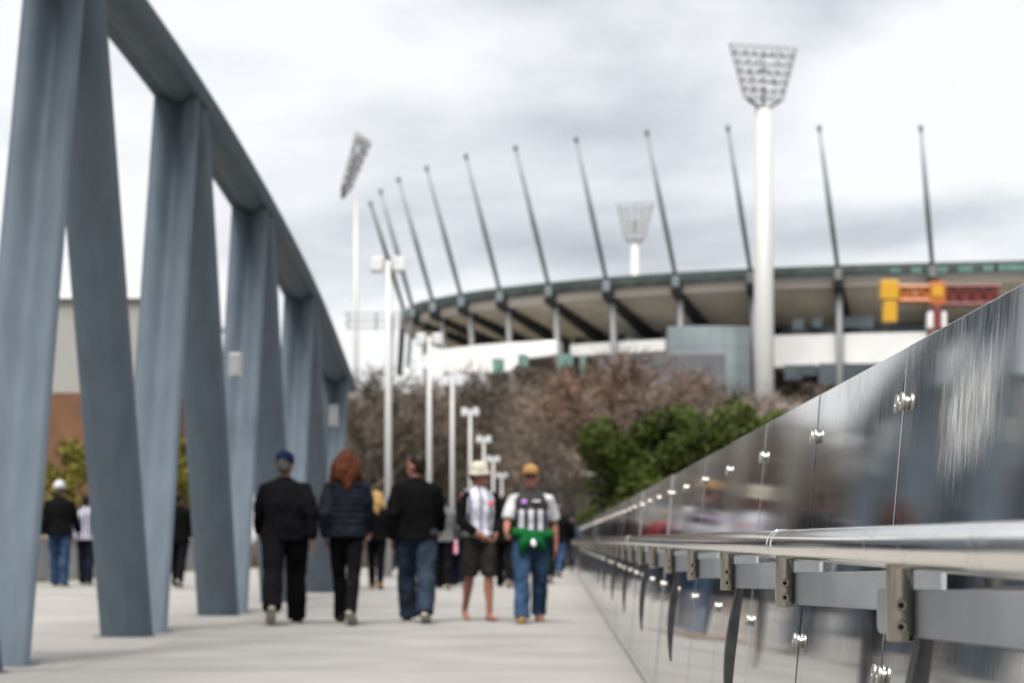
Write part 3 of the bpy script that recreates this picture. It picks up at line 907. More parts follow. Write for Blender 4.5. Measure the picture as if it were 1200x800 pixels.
ORD = ['leftmost', 'second', 'third', 'fourth', 'fifth', 'sixth', 'seventh', 'eighth', 'ninth', 'tenth', 'eleventh', 'twelfth', 'thirteenth', 'fourteenth', 'fifteenth',
       'sixteenth', 'seventeenth', 'eighteenth', 'nineteenth', 'twentieth', 'twenty-first', 'twenty-second', 'twenty-third', 'twenty-fourth', 'twenty-fifth', 'twenty-sixth',
       'twenty-seventh', 'twenty-eighth', 'twenty-ninth', 'thirtieth'] + ['thirty-' + w for w in ('first', 'second', 'third', 'fourth', 'fifth', 'sixth', 'seventh', 'eighth')]
TREES.sort()
for i, (px, Y, ty, v) in enumerate(TREES):
    lab = ('leftmost bare brown winter tree, beside the end of the truss' if i == 0 else
           'bare brown winter tree, %s from the left in the row before the stadium' % ORD[i])
    bare_tree(px, Y, ty, v, lab, wide=1.15)
bare_tree(896, 118, 446, 2, 'pale barked bare tree at the foot of the nearest floodlight tower', True, .8)

def leaf_mesh(seed, lumps, n, size, top=None):
    r = random.Random(seed); V, Fc = [], []
    tot = sum(l[3] * l[4] + l[4] * l[5] for l in lumps)
    for cx, cy, cz, rx, ry, rz in lumps:
        for _ in range(int(n * (rx * ry + ry * rz) / tot)):
            d = Vector((r.gauss(0, 1), r.gauss(0, 1), r.gauss(0, 1))).normalized()
            nz = noise.noise(Vector((cx, cy, cz)) * 3.1 + d * 2.3)
            k = (r.random() ** .35) * (1 + .35 * nz)
            p = Vector((cx + d.x * rx * k, cy + d.y * ry * k, cz + d.z * rz * k))
            if p.z < 0.05: continue
            a = (d + Vector((r.gauss(0, .8), r.gauss(0, .8), r.gauss(0, .8)))).normalized()
            s = a.cross(Vector((r.gauss(0, 1), r.gauss(0, 1), r.gauss(0, 1)))).normalized()
            t = a.cross(s) * size * r.uniform(.6, 1.2); s = s * size * .5 * r.uniform(.7, 1.2)
            i = len(V); V.extend([p - t, p + s, p + t, p - s]); Fc.append((i, i + 1, i + 2, i + 3))
    if top: 
        k = top / sorted(v.z for v in V)[int(len(V) * .985)]
        V = [Vector((v.x, v.y, v.z * k)) for v in V]
    me = bpy.data.meshes.new('crown'); me.from_pydata([tuple(v) for v in V], [], Fc)
    return me
def bush(name, loc, R0, H, seed, leaves, m, label, cat, size=.10, group=None):
    r = random.Random(seed)
    e = tag(empty(name, loc), label, cat, group)
    L = []
    for i in range(30):
        a = r.uniform(0, 6.28); q = r.random() ** .5 * R0 * .85
        s = R0 * r.uniform(.22, .40)
        z = H * r.uniform(.35, 1.0) - s * .8
        L.append((math.cos(a) * q, math.sin(a) * q, z, s, s, s * .8))
    L.append((0, 0, H * .45, R0 * .85, R0 * .85, H * .45))
    link('crown', leaf_mesh(seed, L, leaves, size, H), m, e)
    def st_(bm):
        for i in range(5):
            a = r.uniform(0, 6.28)
            tube(bm, [(math.cos(a) * .15, math.sin(a) * .15, 0), (math.cos(a) * R0 * .3, math.sin(a) * R0 * .3, H * .35), (math.cos(a) * R0 * .5, math.sin(a) * R0 * .5, H * .75)], [.09, .06, .02], 6)
    one('trunk', st_, 'bark', e, smooth=True)
# undergrowth in front of the stadium, nobody could count its stems
def scrub_build():
    r = random.Random(5); V, Fc = [], []
    for _ in range(26000):
        y = r.uniform(235, 262); x = r.uniform(-75, 70)
        b = Vector((x, y, GZ)); t = b + Vector((r.gauss(0, .8), r.gauss(0, .8), r.uniform(1.0, 4.5) * (1 + .4 * noise.noise(Vector((x * .12, y * .1, 0))))))
        sd_ = Vector((r.uniform(.05, .12), r.uniform(-.05, .05), 0)); k = len(V)
        V.extend([b - sd_, b + sd_, t]); Fc.append((k, k + 1, k + 2))
    me = bpy.data.meshes.new('scrub'); me.from_pydata([tuple(v) for v in V], [], Fc)
    return me
tag(link('scrub', scrub_build(), 'twig'), 'tangled brown leafless undergrowth along the foot of the stadium', 'undergrowth', kind='stuff')
Yg = 66
for i, (px, top, w, dY, lab) in enumerate(((742, 494, 2.1, 0, 'dense dark green bush nearest the walkway, leftmost behind the steel balustrade'),
        (800, 488, 2.5, 4, 'dense green bush behind the steel balustrade, between two others'),
        (850, 492, 2.4, 1, 'dense bright green bush behind the balustrade, left of the floodlight tower'),
        (902, 497, 2.2, 6, 'dense green bush at the foot of the floodlight tower, rightmost behind the balustrade'))):
    Y = Yg + dY
    p = at(px, 631, Y)
    bush('evergreen_bush', (p.x, Y, GZ), w, HC + (631 - top) * Y / F - GZ, 50 + i, 20000, ('leaf_green', 'leaf_green_b')[i % 2], lab, 'bush', .11, 'evergreen bushes behind the balustrade')
p = at(92, 600, 62)
bush('yellow_green_bush', (p.x, 62, GZ), 1.7, HC + (631 - 528) * 62 / F - GZ, 77, 9000, 'leaf_olive', 'yellow green bush in front of the brick building', 'bush', .10, 'bushes left of the truss')
p = at(208, 600, 70)
bush('yellow_green_bush', (p.x, 70, GZ), 1.5, HC + (631 - 520) * 70 / F - GZ, 78, 8000, 'leaf_olive', 'yellow green bush seen between the second and third pairs of columns', 'bush', .10, 'bushes left of the truss')

# ------------------------------------------------------------------ people
mat('skin', (0.1913, 0.0956, 0.0650), 0.55, var=0.08, scale=20)
mat('skin_ruddy', (0.2065, 0.0803, 0.0536), 0.55, var=0.08, scale=20)
mat('lip', (0.28, 0.08, 0.07), 0.5)
mat('eye_dark', (0.02, 0.018, 0.016), 0.3)
def cloth(name, c, rough=.9, var=.25, bump=.25, bs=40): return mat(name, c, rough, var=var, scale=9, bump=bump, bscale=bs, spec=.04)
cloth('black_cloth', (0.0035, 0.0035, 0.0040)); cloth('black_wool', (.0028, .0028, .0032)); cloth('charcoal_cloth', (.004, .004, .005))
cloth('navy_puffer', (0.0066, 0.0083, 0.0132), .6); cloth('navy_cap', (0.0044, 0.0088, 0.0275)); cloth('black_trousers', (.0034, .0034, .0042)); cloth('navy_trousers', (0.0060, 0.0077, 0.0132))
cloth('blue_jeans', (0.0187, 0.0351, 0.0701), var=.5); cloth('dark_jeans', (0.0165, 0.0248, 0.0385), var=.4); cloth('light_jeans', (0.0258, 0.0491, 0.0935), var=.6)
cloth('grey_shorts', (0.0193, 0.0176, 0.0165)); cloth('white_cloth', (0.3366, 0.3366, 0.3553)); cloth('cream_hat', (0.2898, 0.2712, 0.2244)); cloth('tan_cap', (0.1963, 0.1122, 0.0467))
cloth('green_jacket', (0.0046, 0.0616, 0.0174)); cloth('red_jacket', (0.1760, 0.0099, 0.0165)); cloth('pink_cloth', (0.3025, 0.0550, 0.1100)); cloth('blue_shirt', (0.0770, 0.1045, 0.1870)); cloth('grey_cloth', (0.0880, 0.0880, 0.0935))
cloth('shoe_black', (0.0083, 0.0083, 0.0083), .5); cloth('shoe_tan', (0.1650, 0.0935, 0.0330), .6); cloth('sole_white', (0.3300, 0.3135, 0.2750), .6)
mat('hair_auburn', (.042, .0125, .005), .75, var=.5, scale=30, stretch=(1, 1, .1), spec=.1); mat('hair_dark', (0.0108, 0.0072, 0.0054), .45, var=.4, scale=30, spec=.1)
mat('hair_grey', (.055, .05, .047), .5, var=.3, scale=30, spec=.1); mat('hair_blond', (0.2880, 0.1800, 0.0660), .45, var=.35, scale=30, stretch=(1, 1, .15), spec=.1)
mat('purple_print', (.38, .16, .55), .7); mat('red_print', (.6, .04, .07), .7); mat('white_print', (.75, .75, .78), .7)
stripes('guernsey_wide', (.004, .004, .005), (0.379, 0.379, 0.422), 9.5, .52, .98, 1.25, .26)
stripes('guernsey_fine', (.07, .08, .13), (0.379, 0.379, 0.432), 9.0, .74, off=.2)
stripes('guernsey_back', (.02, .02, .06), (0.348, 0.348, 0.400), 12.0, .5)

PENDING = []
def solid(bm, voxel, disp=0.0, dscale=.12, smooth=4, seed=0):
    """union of the closed shapes in bm as one continuous skin (made in finish_solids)"""
    me = bpy.data.meshes.new('skin'); bmesh.ops.recalc_face_normals(bm, faces=bm.faces); bm.to_mesh(me); bm.free()
    PENDING.append((me, voxel, disp, smooth, seed))
    return me
def finish_solids():
    owner = {o.data.name: o for o in scene.objects if o.type == 'MESH'}
    for me, voxel, disp, smooth, seed in PENDING:
        o = owner[me.name]
        m = o.modifiers.new('r', 'REMESH'); m.mode = 'VOXEL'; m.voxel_size = voxel; m.use_smooth_shade = True
        sm = o.modifiers.new('s', 'SMOOTH'); sm.factor = .5; sm.iterations = smooth
    d = bpy.context.evaluated_depsgraph_get()
    outs = [bpy.data.meshes.new_from_object(owner[p[0].name].evaluated_get(d)) for p in PENDING]
    for (me, voxel, disp, smooth, seed), out in zip(PENDING, outs):
        o = owner[me.name]
        o.modifiers.clear()
        if disp:
            n = len(out.vertices)
            co, no = [0.0] * (3 * n), [0.0] * (3 * n)
            out.vertices.foreach_get('co', co); out.vertices.foreach_get('normal', no)
            for i in range(0, 3 * n, 3):
                x, y, z = co[i:i + 3]
                d_ = disp * (noise.noise((x * 9 + seed * 3.7, y * 9, z * 6)) + .5 * noise.noise((x * 26 + seed, y * 26, z * 15 + x * 8)))
                co[i] = x + no[i] * d_; co[i + 1] = y + no[i + 1] * d_; co[i + 2] = z + no[i + 2] * d_
            out.vertices.foreach_set('co', co); out.update()
        out.polygons.foreach_set('use_smooth', [True] * len(out.polygons))
        o.data = out

def person(px, foot_py, label, *, Y=None, rz=0.0, H=1.75, fat=1.0, voxel=.013, legs=((18, 6), (-16, 22)), arms=((-14, 12), (16, 20)),
           head_yaw=0.0, skin='skin', top='black_cloth', top_kind='jacket', bottom='black_trousers', bottom_kind='trousers', sleeve=1.0, sleeve_mat=None,
           shoes='shoe_black', hair=None, hair_kind='short', hat=None, hat_mat=None, extra=None, face=True, seed=0, group='people walking on the bridge', wide=1.0, baggy=1.0):
    if Y is None: Y = HC * F / (foot_py - CY)
    x = (px - CX) * Y / F
    e = empty('person', (x, Y, zdeck(Y)), rz, H / 1.75)
    tag(e, label, 'person', group)
    # ---- joints, facing -Y, left side at +X
    J = {}
    for s, (a, k), nm in ((1, legs[0], 'L'), (-1, legs[1], 'R')):
        hip = Vector((s * .092 * wide, 0, .915))
        a, k = R(a), R(k)
        knee = hip + Vector((-s * .012, -math.sin(a), -math.cos(a))) * .43
        ank = knee + Vector((-s * .012, -math.sin(a - k), -math.cos(a - k))) * .415
        J['hip' + nm], J['knee' + nm], J['ank' + nm] = hip, knee, ank
        pitch = max(0, (k - a)) * .9 if (a - k) < 0 else -(a - k) * .3
        J['pitch' + nm] = pitch
    low = min(J['ankL'].z, J['ankR'].z) - .085
    dz = Vector((0, 0, -low))
    for s, (a, k), nm in ((1, arms[0][:2], 'L'), (-1, arms[1][:2], 'R')):
        o_ = R((arms[0] if s > 0 else arms[1])[2]) if len(arms[0] if s > 0 else arms[1]) > 2 else R(9)
        inn = R((arms[0] if s > 0 else arms[1])[3]) if len(arms[0] if s > 0 else arms[1]) > 3 else 0.0
        sh = Vector((s * (.168 * wide + .014), .01, 1.385))
        a, k = R(a), R(k)
        el = sh + Vector((s * math.sin(o_), -math.sin(a) * math.cos(o_), -math.cos(a) * math.cos(o_))) * .285
        dw = Vector((s * math.sin(o_ * .3 - inn), -math.sin(a + k) * math.cos(inn), -math.cos(a + k))).normalized()
        wr = el + dw * .25
        J['sh' + nm], J['el' + nm], J['wr' + nm], J['dw' + nm] = sh, el, wr, dw
    for k_ in list(J):
        if isinstance(J[k_], Vector) and not k_.startswith('dw'): J[k_] = J[k_] + dz
    Z = dz.z
    hm = Matrix.Translation((0, 0, 1.512 + Z)) @ Matrix.Rotation(R(head_yaw), 4, 'Z') @ Matrix.Scale(1.09, 4) @ Matrix.Translation((0, 0, -1.54))
    def hp(x_, y_, z_): return hm @ Vector((x_, y_, z_))
    def ell(bm, z, rx, ry, x0=0, y0=0, n=20):
        return [Vector((x0 + rx * math.cos(2 * math.pi * i / n), y0 + ry * math.sin(2 * math.pi * i / n), z + Z)) for i in range(n)]
    hy = R(head_yaw)
    # ---- body: one continuous skin
    bm = bmesh.new()
    loft(bm, [ell(bm, z, rx * wide, ry * fat, 0, y0) for z, rx, ry, y0 in ((.86, .10, .07, 0), (.92, .155, .105, 0), (1.0, .15, .105, 0), (1.1, .135, .10, 0), (1.22, .15, .11, 0), (1.34, .155, .105, 0), (1.41, .125, .085, .01), (1.47, .06, .058, .012))])
    tube(bm, [(0, .012, 1.44 + Z), (0, -.005, 1.50 + Z), hp(0, -.012, 1.58)], [.062, .056, .055], 14)
    ball(bm, hp(0, .004, 1.652), (0.0812, 0.1025, 0.109), (0, 0, hy), 20)                   # skull
    ball(bm, hp(0, -.030, 1.592), (0.061, 0.0676, 0.0763), (R(-12), 0, hy), 16)             # jaw
    ball(bm, hp(0, -.079, 1.545), (.022, .018, .016), None, 10)                        # chin
    tube(bm, [hp(0, -.088, 1.652), hp(0, -.104, 1.622), hp(0, -.110, 1.607)], [.009, .013, .015], 8, tip=True)   # nose
    ball(bm, hp(0, -.082, 1.668), (.052, .016, .011), (0, 0, hy), 10)                  # brow
    ball(bm, hp(0, -.090, 1.576), (.024, .010, .010), (0, 0, hy), 10)                  # mouth
    for s in (-1, 1): ball(bm, hp(s * .077, .008, 1.628), (.009, .019, .031), (R(-10), 0, hy), 10)   # ears
    for nm, s in (('L', 1), ('R', -1)):
        sh, el, wr, dw = J['sh' + nm], J['el' + nm], J['wr' + nm], J['dw' + nm]
        tube(bm, [Vector((s * .10 * wide, .01, 1.375 + Z)), sh, sh.lerp(el, .5), el, el.lerp(wr, .35), wr], [.055, .055, .048, .038, .042, .027], 12, tip=True)
        # hand: palm, four fingers, thumb; palm faces the thigh
        side = Vector((-s, 0, 0)); side = (side - dw * side.dot(dw)).normalized()
        fwd = dw.cross(side) * (s)                       # towards the front of the body
        if fwd.y > 0: fwd = -fwd
        pc = wr + dw * .055
        rows = []
        for t, w_, th in ((-.02, .024, .021), (.02, .034, .017), (.06, .041, .015), (.095, .040, .012)):
            c = wr + dw * t
            rows.append([c + fwd * w_ * math.cos(q) + side * th * math.sin(q) for q in [2 * math.pi * i / 12 for i in range(12)]])
        loft(bm, rows)
        for f_, ln in ((-.030, .062), (-.011, .074), (.010, .080), (.030, .070)):
            b0 = wr + dw * .085 + fwd * f_
            b1 = b0 + dw * ln * .5 + side * ln * .12
            b2 = b1 + dw * ln * .32 + side * ln * .30
            b3 = b2 + dw * ln * .12 + side * ln * .26
            tube(bm, [b0, b1, b2, b3], [.0102, .0095, .009, .008], 8, tip=True)
        t0 = wr + dw * .025 + fwd * .026
        tube(bm, [t0, t0 + dw * .028 + fwd * .022 + side * .008, t0 + dw * .055 + fwd * .026 + side * .02, t0 + dw * .072 + fwd * .024 + side * .028], [.014, .012, .0105, .009], 8, tip=True)
        hip, kn, an = J['hip' + nm], J['knee' + nm], J['ank' + nm]
        tube(bm, [hip + Vector((0, 0, .04)), hip.lerp(kn, .35), hip.lerp(kn, .75), kn, kn.lerp(an, .3) + Vector((0, .014, 0)), kn.lerp(an, .7), an], [.085 * wide, .080, .06, .052, .056, .040, .035], 14, tip=True)
        p_ = J['pitch' + nm]
        fd = Vector((s * .12, -math.cos(p_), -math.sin(p_))).normalized(); dn = Vector((0, math.sin(p_) * -1, -math.cos(p_)))
        tube(bm, [an + dn * .045 - fd * .04, an + dn * .05 + fd * .06, an + dn * .06 + fd * .15], [.034, .036, .026], 10, tip=True)
    link('body', solid(bm, max(voxel * .8, .0095), smooth=3), skin, e)
    # ---- face
    if face:
        for s in (-1, 1):
            one('eye', lambda bm: ball(bm, hp(s * .031, -.083, 1.648), (.013, .008, .007), (0, 0, hy), 10), 'eye_dark', e, smooth=True)
        one('lips', lambda bm: ball(bm, hp(0, -.0985, 1.576), (.023, .006, .007), (0, 0, hy), 10), 'lip', e, smooth=True)
    # ---- shoes
    if shoes:
        for nm, s in (('L', 1), ('R', -1)):
            an, p_ = J['ank' + nm], J['pitch' + nm]
            fd = Vector((s * .12, -math.cos(p_), -math.sin(p_))).normalized(); up = Vector((0, -math.sin(p_), math.cos(p_))); sd_ = fd.cross(up).normalized()
            b0 = an - up * .085
            def build(bm, sole=False):
                rows = []
                for t, w_, h in ((-.085, .022, .05), (-.07, .036, .08), (-.02, .040, .105), (.04, .043, .09), (.10, .050, .062), (.15, .048, .05), (.185, .036, .040), (.20, .018, .026)):
                    c = b0 + fd * t
                    hh = .02 if sole else h
                    ww = w_ * (1.08 if sole else 1)
                    lo = 0.0 if sole else .018
                    rows.append([c + sd_ * ww * x_ + up * (lo + (hh - lo) * z_) for x_, z_ in ((-.8, 0), (.8, 0), (1, .3), (.75, .8), (.3, 1), (-.3, 1), (-.75, .8), (-1, .3))])
                loft(bm, rows)
            so = one('shoe', build, shoes, e, smooth=True)
            one('sole', lambda bm: build(bm, True), 'sole_white' if shoes != 'shoe_tan' else 'shoe_tan', so, smooth=False)
    # ---- trousers
    bm = bmesh.new()
    g = .016 if bottom_kind != 'slim' else .006
    loft(bm, [ell(bm, z, rx * wide + g * .6, ry * (fat * .5 + .5) + g * .6) for z, rx, ry in ((.83, .12, .09), (.88, .168, .118), (.95, .166, .118), (1.02, .158, .112))])
    for nm, s in (('L', 1), ('R', -1)):
        hip, kn, an = J['hip' + nm], J['knee' + nm], J['ank' + nm]
        if bottom_kind == 'shorts':
            tube(bm, [hip + Vector((0, 0, .03)), hip.lerp(kn, .4), hip.lerp(kn, .98)], [.104 * wide, .10, .092], 16)
        elif bottom_kind == 'skirt':
            tube(bm, [hip + Vector((0, 0, .03)), hip.lerp(kn, .5), kn, kn.lerp(an, .5)], [.11, .12, .13, .14], 16)
        else:
            tube(bm, [hip + Vector((0, 0, .04)), hip.lerp(kn, .35), hip.lerp(kn, .75), kn, kn.lerp(an, .35) + Vector((0, .01, 0)), kn.lerp(an, .8), an + Vector((0, 0, -.035))],
                 [(.092 * wide + g * .5) * (baggy * .5 + .5), (.090 + g * .6) * baggy, (.072 + g) * baggy, (.064 + g) * baggy, (.062 + g * 1.2) * baggy, (.055 + g * 1.4) * baggy, (.056 + g * 1.5) * baggy], 16)
    link('trousers' if bottom_kind not in ('shorts', 'skirt') else bottom_kind, solid(bm, voxel, .013, smooth=3, seed=seed), bottom, e)
    # ---- upper clothing
    bm = bmesh.new()
    hem = {'jacket': .86, 'coat': .80, 'shirt': .93, 'puffer': .88}[top_kind]
    gp = {'jacket': .028, 'coat': .032, 'shirt': .016, 'puffer': .034}[top_kind]
    prof = [(hem, .178, .140), (hem + .04, .178, .136), (1.0, .158, .115), (1.1, .150, .112), (1.22, .163, .122), (1.34, .170, .120), (1.40, .146, .100), (1.445, .096, .078), (1.485, .064, .062)]
    loft(bm, [ell(bm, z, rx * wide + gp, (ry * fat if 1.0 <= z < 1.3 else ry) + gp, 0, .006) for z, rx, ry in prof])
    if top_kind == 'puffer':
        for i in range(9):
            z = hem + .03 + i * .062
            rx, ry = (.165, .118) if z < 1.3 else (.165, .112)
            loft(bm, [ell(bm, z + dz_, rx + gp + g_, ry + gp + g_) for dz_, g_ in ((-.026, -.006), (-.012, .012), (.012, .012), (.026, -.006))])
    sm_bm = bm if sleeve_mat is None else bmesh.new()
    if sleeve > 0:
        for nm, s in (('L', 1), ('R', -1)):
            sh, el, wr = J['sh' + nm], J['el' + nm], J['wr' + nm]
            pts = [Vector((s * .085 * wide, .01, 1.385 + Z)), sh + Vector((-s * .014, 0, -.012)), sh.lerp(el, .5), el]
            rr = [.062 + gp * .6, .058 + gp * .7, .057 + gp * .7, .050 + gp * .7]
            if sleeve >= 1:
                pts += [el.lerp(wr, .5), wr.lerp(el, .02)]; rr += [.046 + gp * .6, .037 + gp * .5]
            else:
                pts = [Vector((s * .112 * wide, .01, 1.375 + Z)), pts[1], sh.lerp(el, .45), sh.lerp(el, .88)]; rr = [.066, .070, .071, .072]
            tube(sm_bm, pts, rr, 16, tip=False)
            if sleeve_mat is not None:
                link('sleeve', solid(sm_bm, voxel, .006, seed=seed + 1), sleeve_mat, e); sm_bm = bmesh.new()
    if sm_bm is not bm: sm_bm.free()
    tube(bm, [(0, .01, 1.455 + Z), (0, .004, 1.505 + Z)], [.078, .070], 16)          # collar
    up_ = link({'jacket': 'jacket', 'coat': 'coat', 'shirt': 'shirt', 'puffer': 'puffer_jacket'}[top_kind], solid(bm, voxel, .014, smooth=3, seed=seed + 2), top, e)
    # ---- hair
    if hair:
        bm = bmesh.new()
        if hair_kind == 'long':
            ball(bm, hp(0, .018, 1.672), (.100, .114, .110), (0, 0, hy), 18)
            for i in range(13):
                a = R(-15 + i * 210 / 12)
                q0 = hp(math.cos(a) * .082, .018 + math.sin(a) * .085, 1.68)
                q1 = hp(math.cos(a) * .108, .022 + math.sin(a) * .100, 1.58)
                q2 = hp(math.cos(a) * .118, .028 + math.sin(a) * .095, 1.515 - .015 * (i % 3))
                q3 = hp(math.cos(a) * .100, .045 + math.sin(a) * .085, 1.465 - .03 * (i % 4) + .03 * abs(math.cos(a)))
                tube(bm, [q0, q1, q2, q3], [.034, .043, .044, .020], 8, tip=True)
            link('hair', solid(bm, .011, .026, smooth=2, seed=seed), hair, e)
        else:
            ball(bm, hp(0, .020, 1.672), (.088, .100, .095), (0, 0, hy), 18)
            ball(bm, hp(0, .050, 1.620), (.076, .063, .066), (0, 0, hy), 14)
            link('hair', solid(bm, .011, .005, smooth=2, seed=seed), hair, e)
    # ---- hats
    hm2 = Matrix.Translation((0, 0, Z)) @ Matrix.Translation((0, 0, 1.512)) @ Matrix.Rotation(hy, 4, 'Z') @ Matrix.Scale(1.09, 4) @ Matrix.Translation((0, 0, -1.54))
    if hat == 'cap':
        bm = bmesh.new()
        rows = []
        for z, r_ in ((1.650, .088), (1.672, .0915), (1.70, .091), (1.73, .084), (1.755, .066), (1.770, .036), (1.775, .008)):
            rows.append([hm2 @ Vector((r_ * .93 * math.cos(2 * math.pi * i / 24), .006 + r_ * 1.12 * math.sin(2 * math.pi * i / 24), z)) for i in range(24)])
        loft(bm, rows)
        c_ = link('cap', mesh('cap', bm, True), hat_mat, e)
        def brim(bm):
            out, inn = [], []
            for i in range(13):
                a = R(180 + i * 15)
                out.append(hm2 @ Vector((.080 * math.cos(a), -.03 + .135 * math.sin(a), 1.676 - .012 * math.cos(a) ** 2)))
            top_ = [p + Vector((0, 0, .006)) for p in out]
            loft(bm, [out, top_])
        one('brim', brim, hat_mat, c_, smooth=False)
        one('button', lambda bm: ball(bm, hm2 @ Vector((0, .006, 1.777)), (.008, .008, .005), None, 8), hat_mat, c_)
    elif hat == 'bucket':
        bm = bmesh.new()
        rows = []
        for z, r_ in ((1.640, .124), (1.646, .126), (1.668, .106), (1.682, .096), (1.735, .090), (1.762, .078), (1.775, .045), (1.778, .01)):
            rows.append([hm2 @ Vector((r_ * .95 * math.cos(2 * math.pi * i / 28), .006 + r_ * 1.08 * math.sin(2 * math.pi * i / 28), z + .006 * math.sin(3 * 2 * math.pi * i / 28))) for i in range(28)])
        loft(bm, rows)
        c_ = link('bucket_hat', mesh('bucket_hat', bm, True), hat_mat, e)
        one('hat_band', lambda bm: loft(bm, [[hm2 @ Vector((.0975 * .95 * math.cos(2 * math.pi * i / 28), .006 + .0975 * 1.08 * math.sin(2 * math.pi * i / 28), z)) for i in range(28)] for z in (1.683, 1.700)], cap=False), 'cream_hat', c_)
    elif hat == 'beanie':
        bm = bmesh.new()
        ball(bm, hp(0, .008, 1.695), (.094, .113, .094), (0, 0, hy), 20)
        c_ = link('beanie', mesh('beanie', bm, True), hat_mat, e)
        one('cuff', lambda bm: loft(bm, [[hm2 @ Vector((r_ * .9 * math.cos(2 * math.pi * i / 24), .006 + r_ * 1.08 * math.sin(2 * math.pi * i / 24), z)) for i in range(24)] for r_, z in ((.094, 1.660), (.099, 1.668), (.099, 1.698), (.094, 1.704))]), hat_mat, c_, smooth=True)
    if extra: extra(e, J, Z, hp, hy)
    return e

B = math.pi                                   # rz = pi: back to the camera
# near group
person(334, 731, 'stout man in navy cap and black jacket walking away, leftmost of the near walkers', rz=B + R(4), H=1.77, fat=1.28, wide=1.20, baggy=1.25, legs=((-26, 16), (18, 4)), arms=((20, 24, 9), (-22, 30, 10)),
       top='charcoal_cloth', bottom='black_trousers', hair='hair_grey', hat='cap', hat_mat='navy_cap', head_yaw=-12, shoes='shoe_black', seed=1, skin='skin_ruddy', voxel=.012)
person(406, 731, 'woman with long auburn hair and dark quilted jacket walking away', rz=B, H=1.77, wide=.96, legs=((14, 4), (-16, 20)), arms=((-18, 38, 6), (14, 38, 6)),
       top='navy_puffer', top_kind='puffer', bottom='black_trousers', bottom_kind='slim', hair='hair_auburn', hair_kind='long', seed=2, voxel=.012)
person(488, 729, 'man in black wool coat and blue jeans, walking away with his head turned left', rz=B + R(3), H=1.77, wide=1.14, fat=1.1, baggy=1.18, legs=((16, 4), (-14, 18)), arms=((-16, 32, 7), (18, 38, 6)),
       top='black_wool', bottom='dark_jeans', hair='hair_dark', head_yaw=52, seed=3, skin='skin_ruddy', voxel=.012)
def woman_extra(e, J, Z, hp, hy):
    p = J['wrR'].lerp(J['wrL'], .5)
    one('red_emblem', lambda bm: ball(bm, Vector((.075, -.148, 1.30 + Z)), (.035, .008, .024), None, 10), 'red_print', e, smooth=True)
person(562, 727, 'woman in white bucket hat, striped vest over black sleeves and grey shorts, walking this way', rz=R(26), H=1.66, legs=((8, 4), (-9, 14)), arms=((6, 46, 10, 30), (4, 52, 12, 34)),
       top='guernsey_fine', top_kind='shirt', sleeve_mat='black_cloth', bottom='grey_shorts', bottom_kind='shorts', shoes=None, hair='hair_dark', hat='bucket', hat_mat='cream_hat', head_yaw=30, seed=4,
       skin='skin_ruddy', extra=woman_extra, voxel=.012)
def man_extra(e, J, Z, hp, hy):
    # jacket tied round the waist: roll, two hanging sleeves and a knot
    bm = bmesh.new()
    ring = [Vector((.205 * math.cos(a), .158 * math.sin(a), .985 + Z + .018 * math.sin(2 * a))) for a in [2 * math.pi * i / 24 for i in range(24)]]
    tube(bm, ring + [ring[0]], [.060] * 25, 10)
    ball(bm, (.01, -.185, .965 + Z), (.045, .035, .04))
    tube(bm, [(-.02, -.19, .95 + Z), (-.070, -.185, .89 + Z), (-.110, -.165, .81 + Z)], [.05, .07, .055], 10, tip=True)
    tube(bm, [(.03, -.19, .95 + Z), (.085, -.180, .90 + Z), (.125, -.15, .85 + Z)], [.05, .062, .05], 10, tip=True)
    rows = []
    for z, r_ in ((.99, 1.0), (.85, 1.06), (.70, 1.08), (.58, 1.02)):
        pts = [Vector((.20 * r_ * math.cos(a), .155 * r_ * math.sin(a) + .02, z + Z)) for a in [R(-10 + 200 * i / 14) for i in range(15)]]
        rows.append(pts + [Vector((p.x * .88, p.y * .86, p.z)) for p in reversed(pts)])
    loft(bm, rows)
    link('tied_jacket', solid(bm, .012, .014, smooth=2, seed=9), 'green_jacket', e)
    one('purple_emblem', lambda bm: ball(bm, Vector((-.075, -.152, 1.345 + Z)), (.033, .008, .026), None, 10), 'purple_print', e, smooth=True)
    one('chest_print', lambda bm: box(bm, Vector((.06, -.150, 1.355 + Z)), (.085, .012, .012)), 'white_print', e)
    one('white_tag', lambda bm: ball(bm, Vector((.028, -.225, .895 + Z)), (.032, .016, .045), None, 10), 'white_print', e, smooth=True)
    g = one('sunglasses', lambda bm: [ball(bm, hp(s * .033, -.092, 1.648), (.026, .008, .019), (0, 0, hy), 12) for s in (-1, 1)] + [box(bm, hp(0, -.096, 1.652), (.03, .006, .006))], 'eye_dark', e, smooth=True)
person(622, 729, 'man in tan cap and striped black guernsey with green jacket tied round his waist', rz=R(2), H=1.64, wide=1.14, fat=1.18, baggy=1.12, legs=((-14, 14), (16, 6)), arms=((-16, 22, 12), (18, 46, 11)),
       top='guernsey_wide', top_kind='shirt', sleeve=.5, sleeve_mat='white_cloth', bottom='light_jeans', shoes='shoe_tan', hat='cap', hat_mat='tan_cap', head_yaw=-4, seed=5, skin='skin_ruddy', extra=man_extra, voxel=.012)
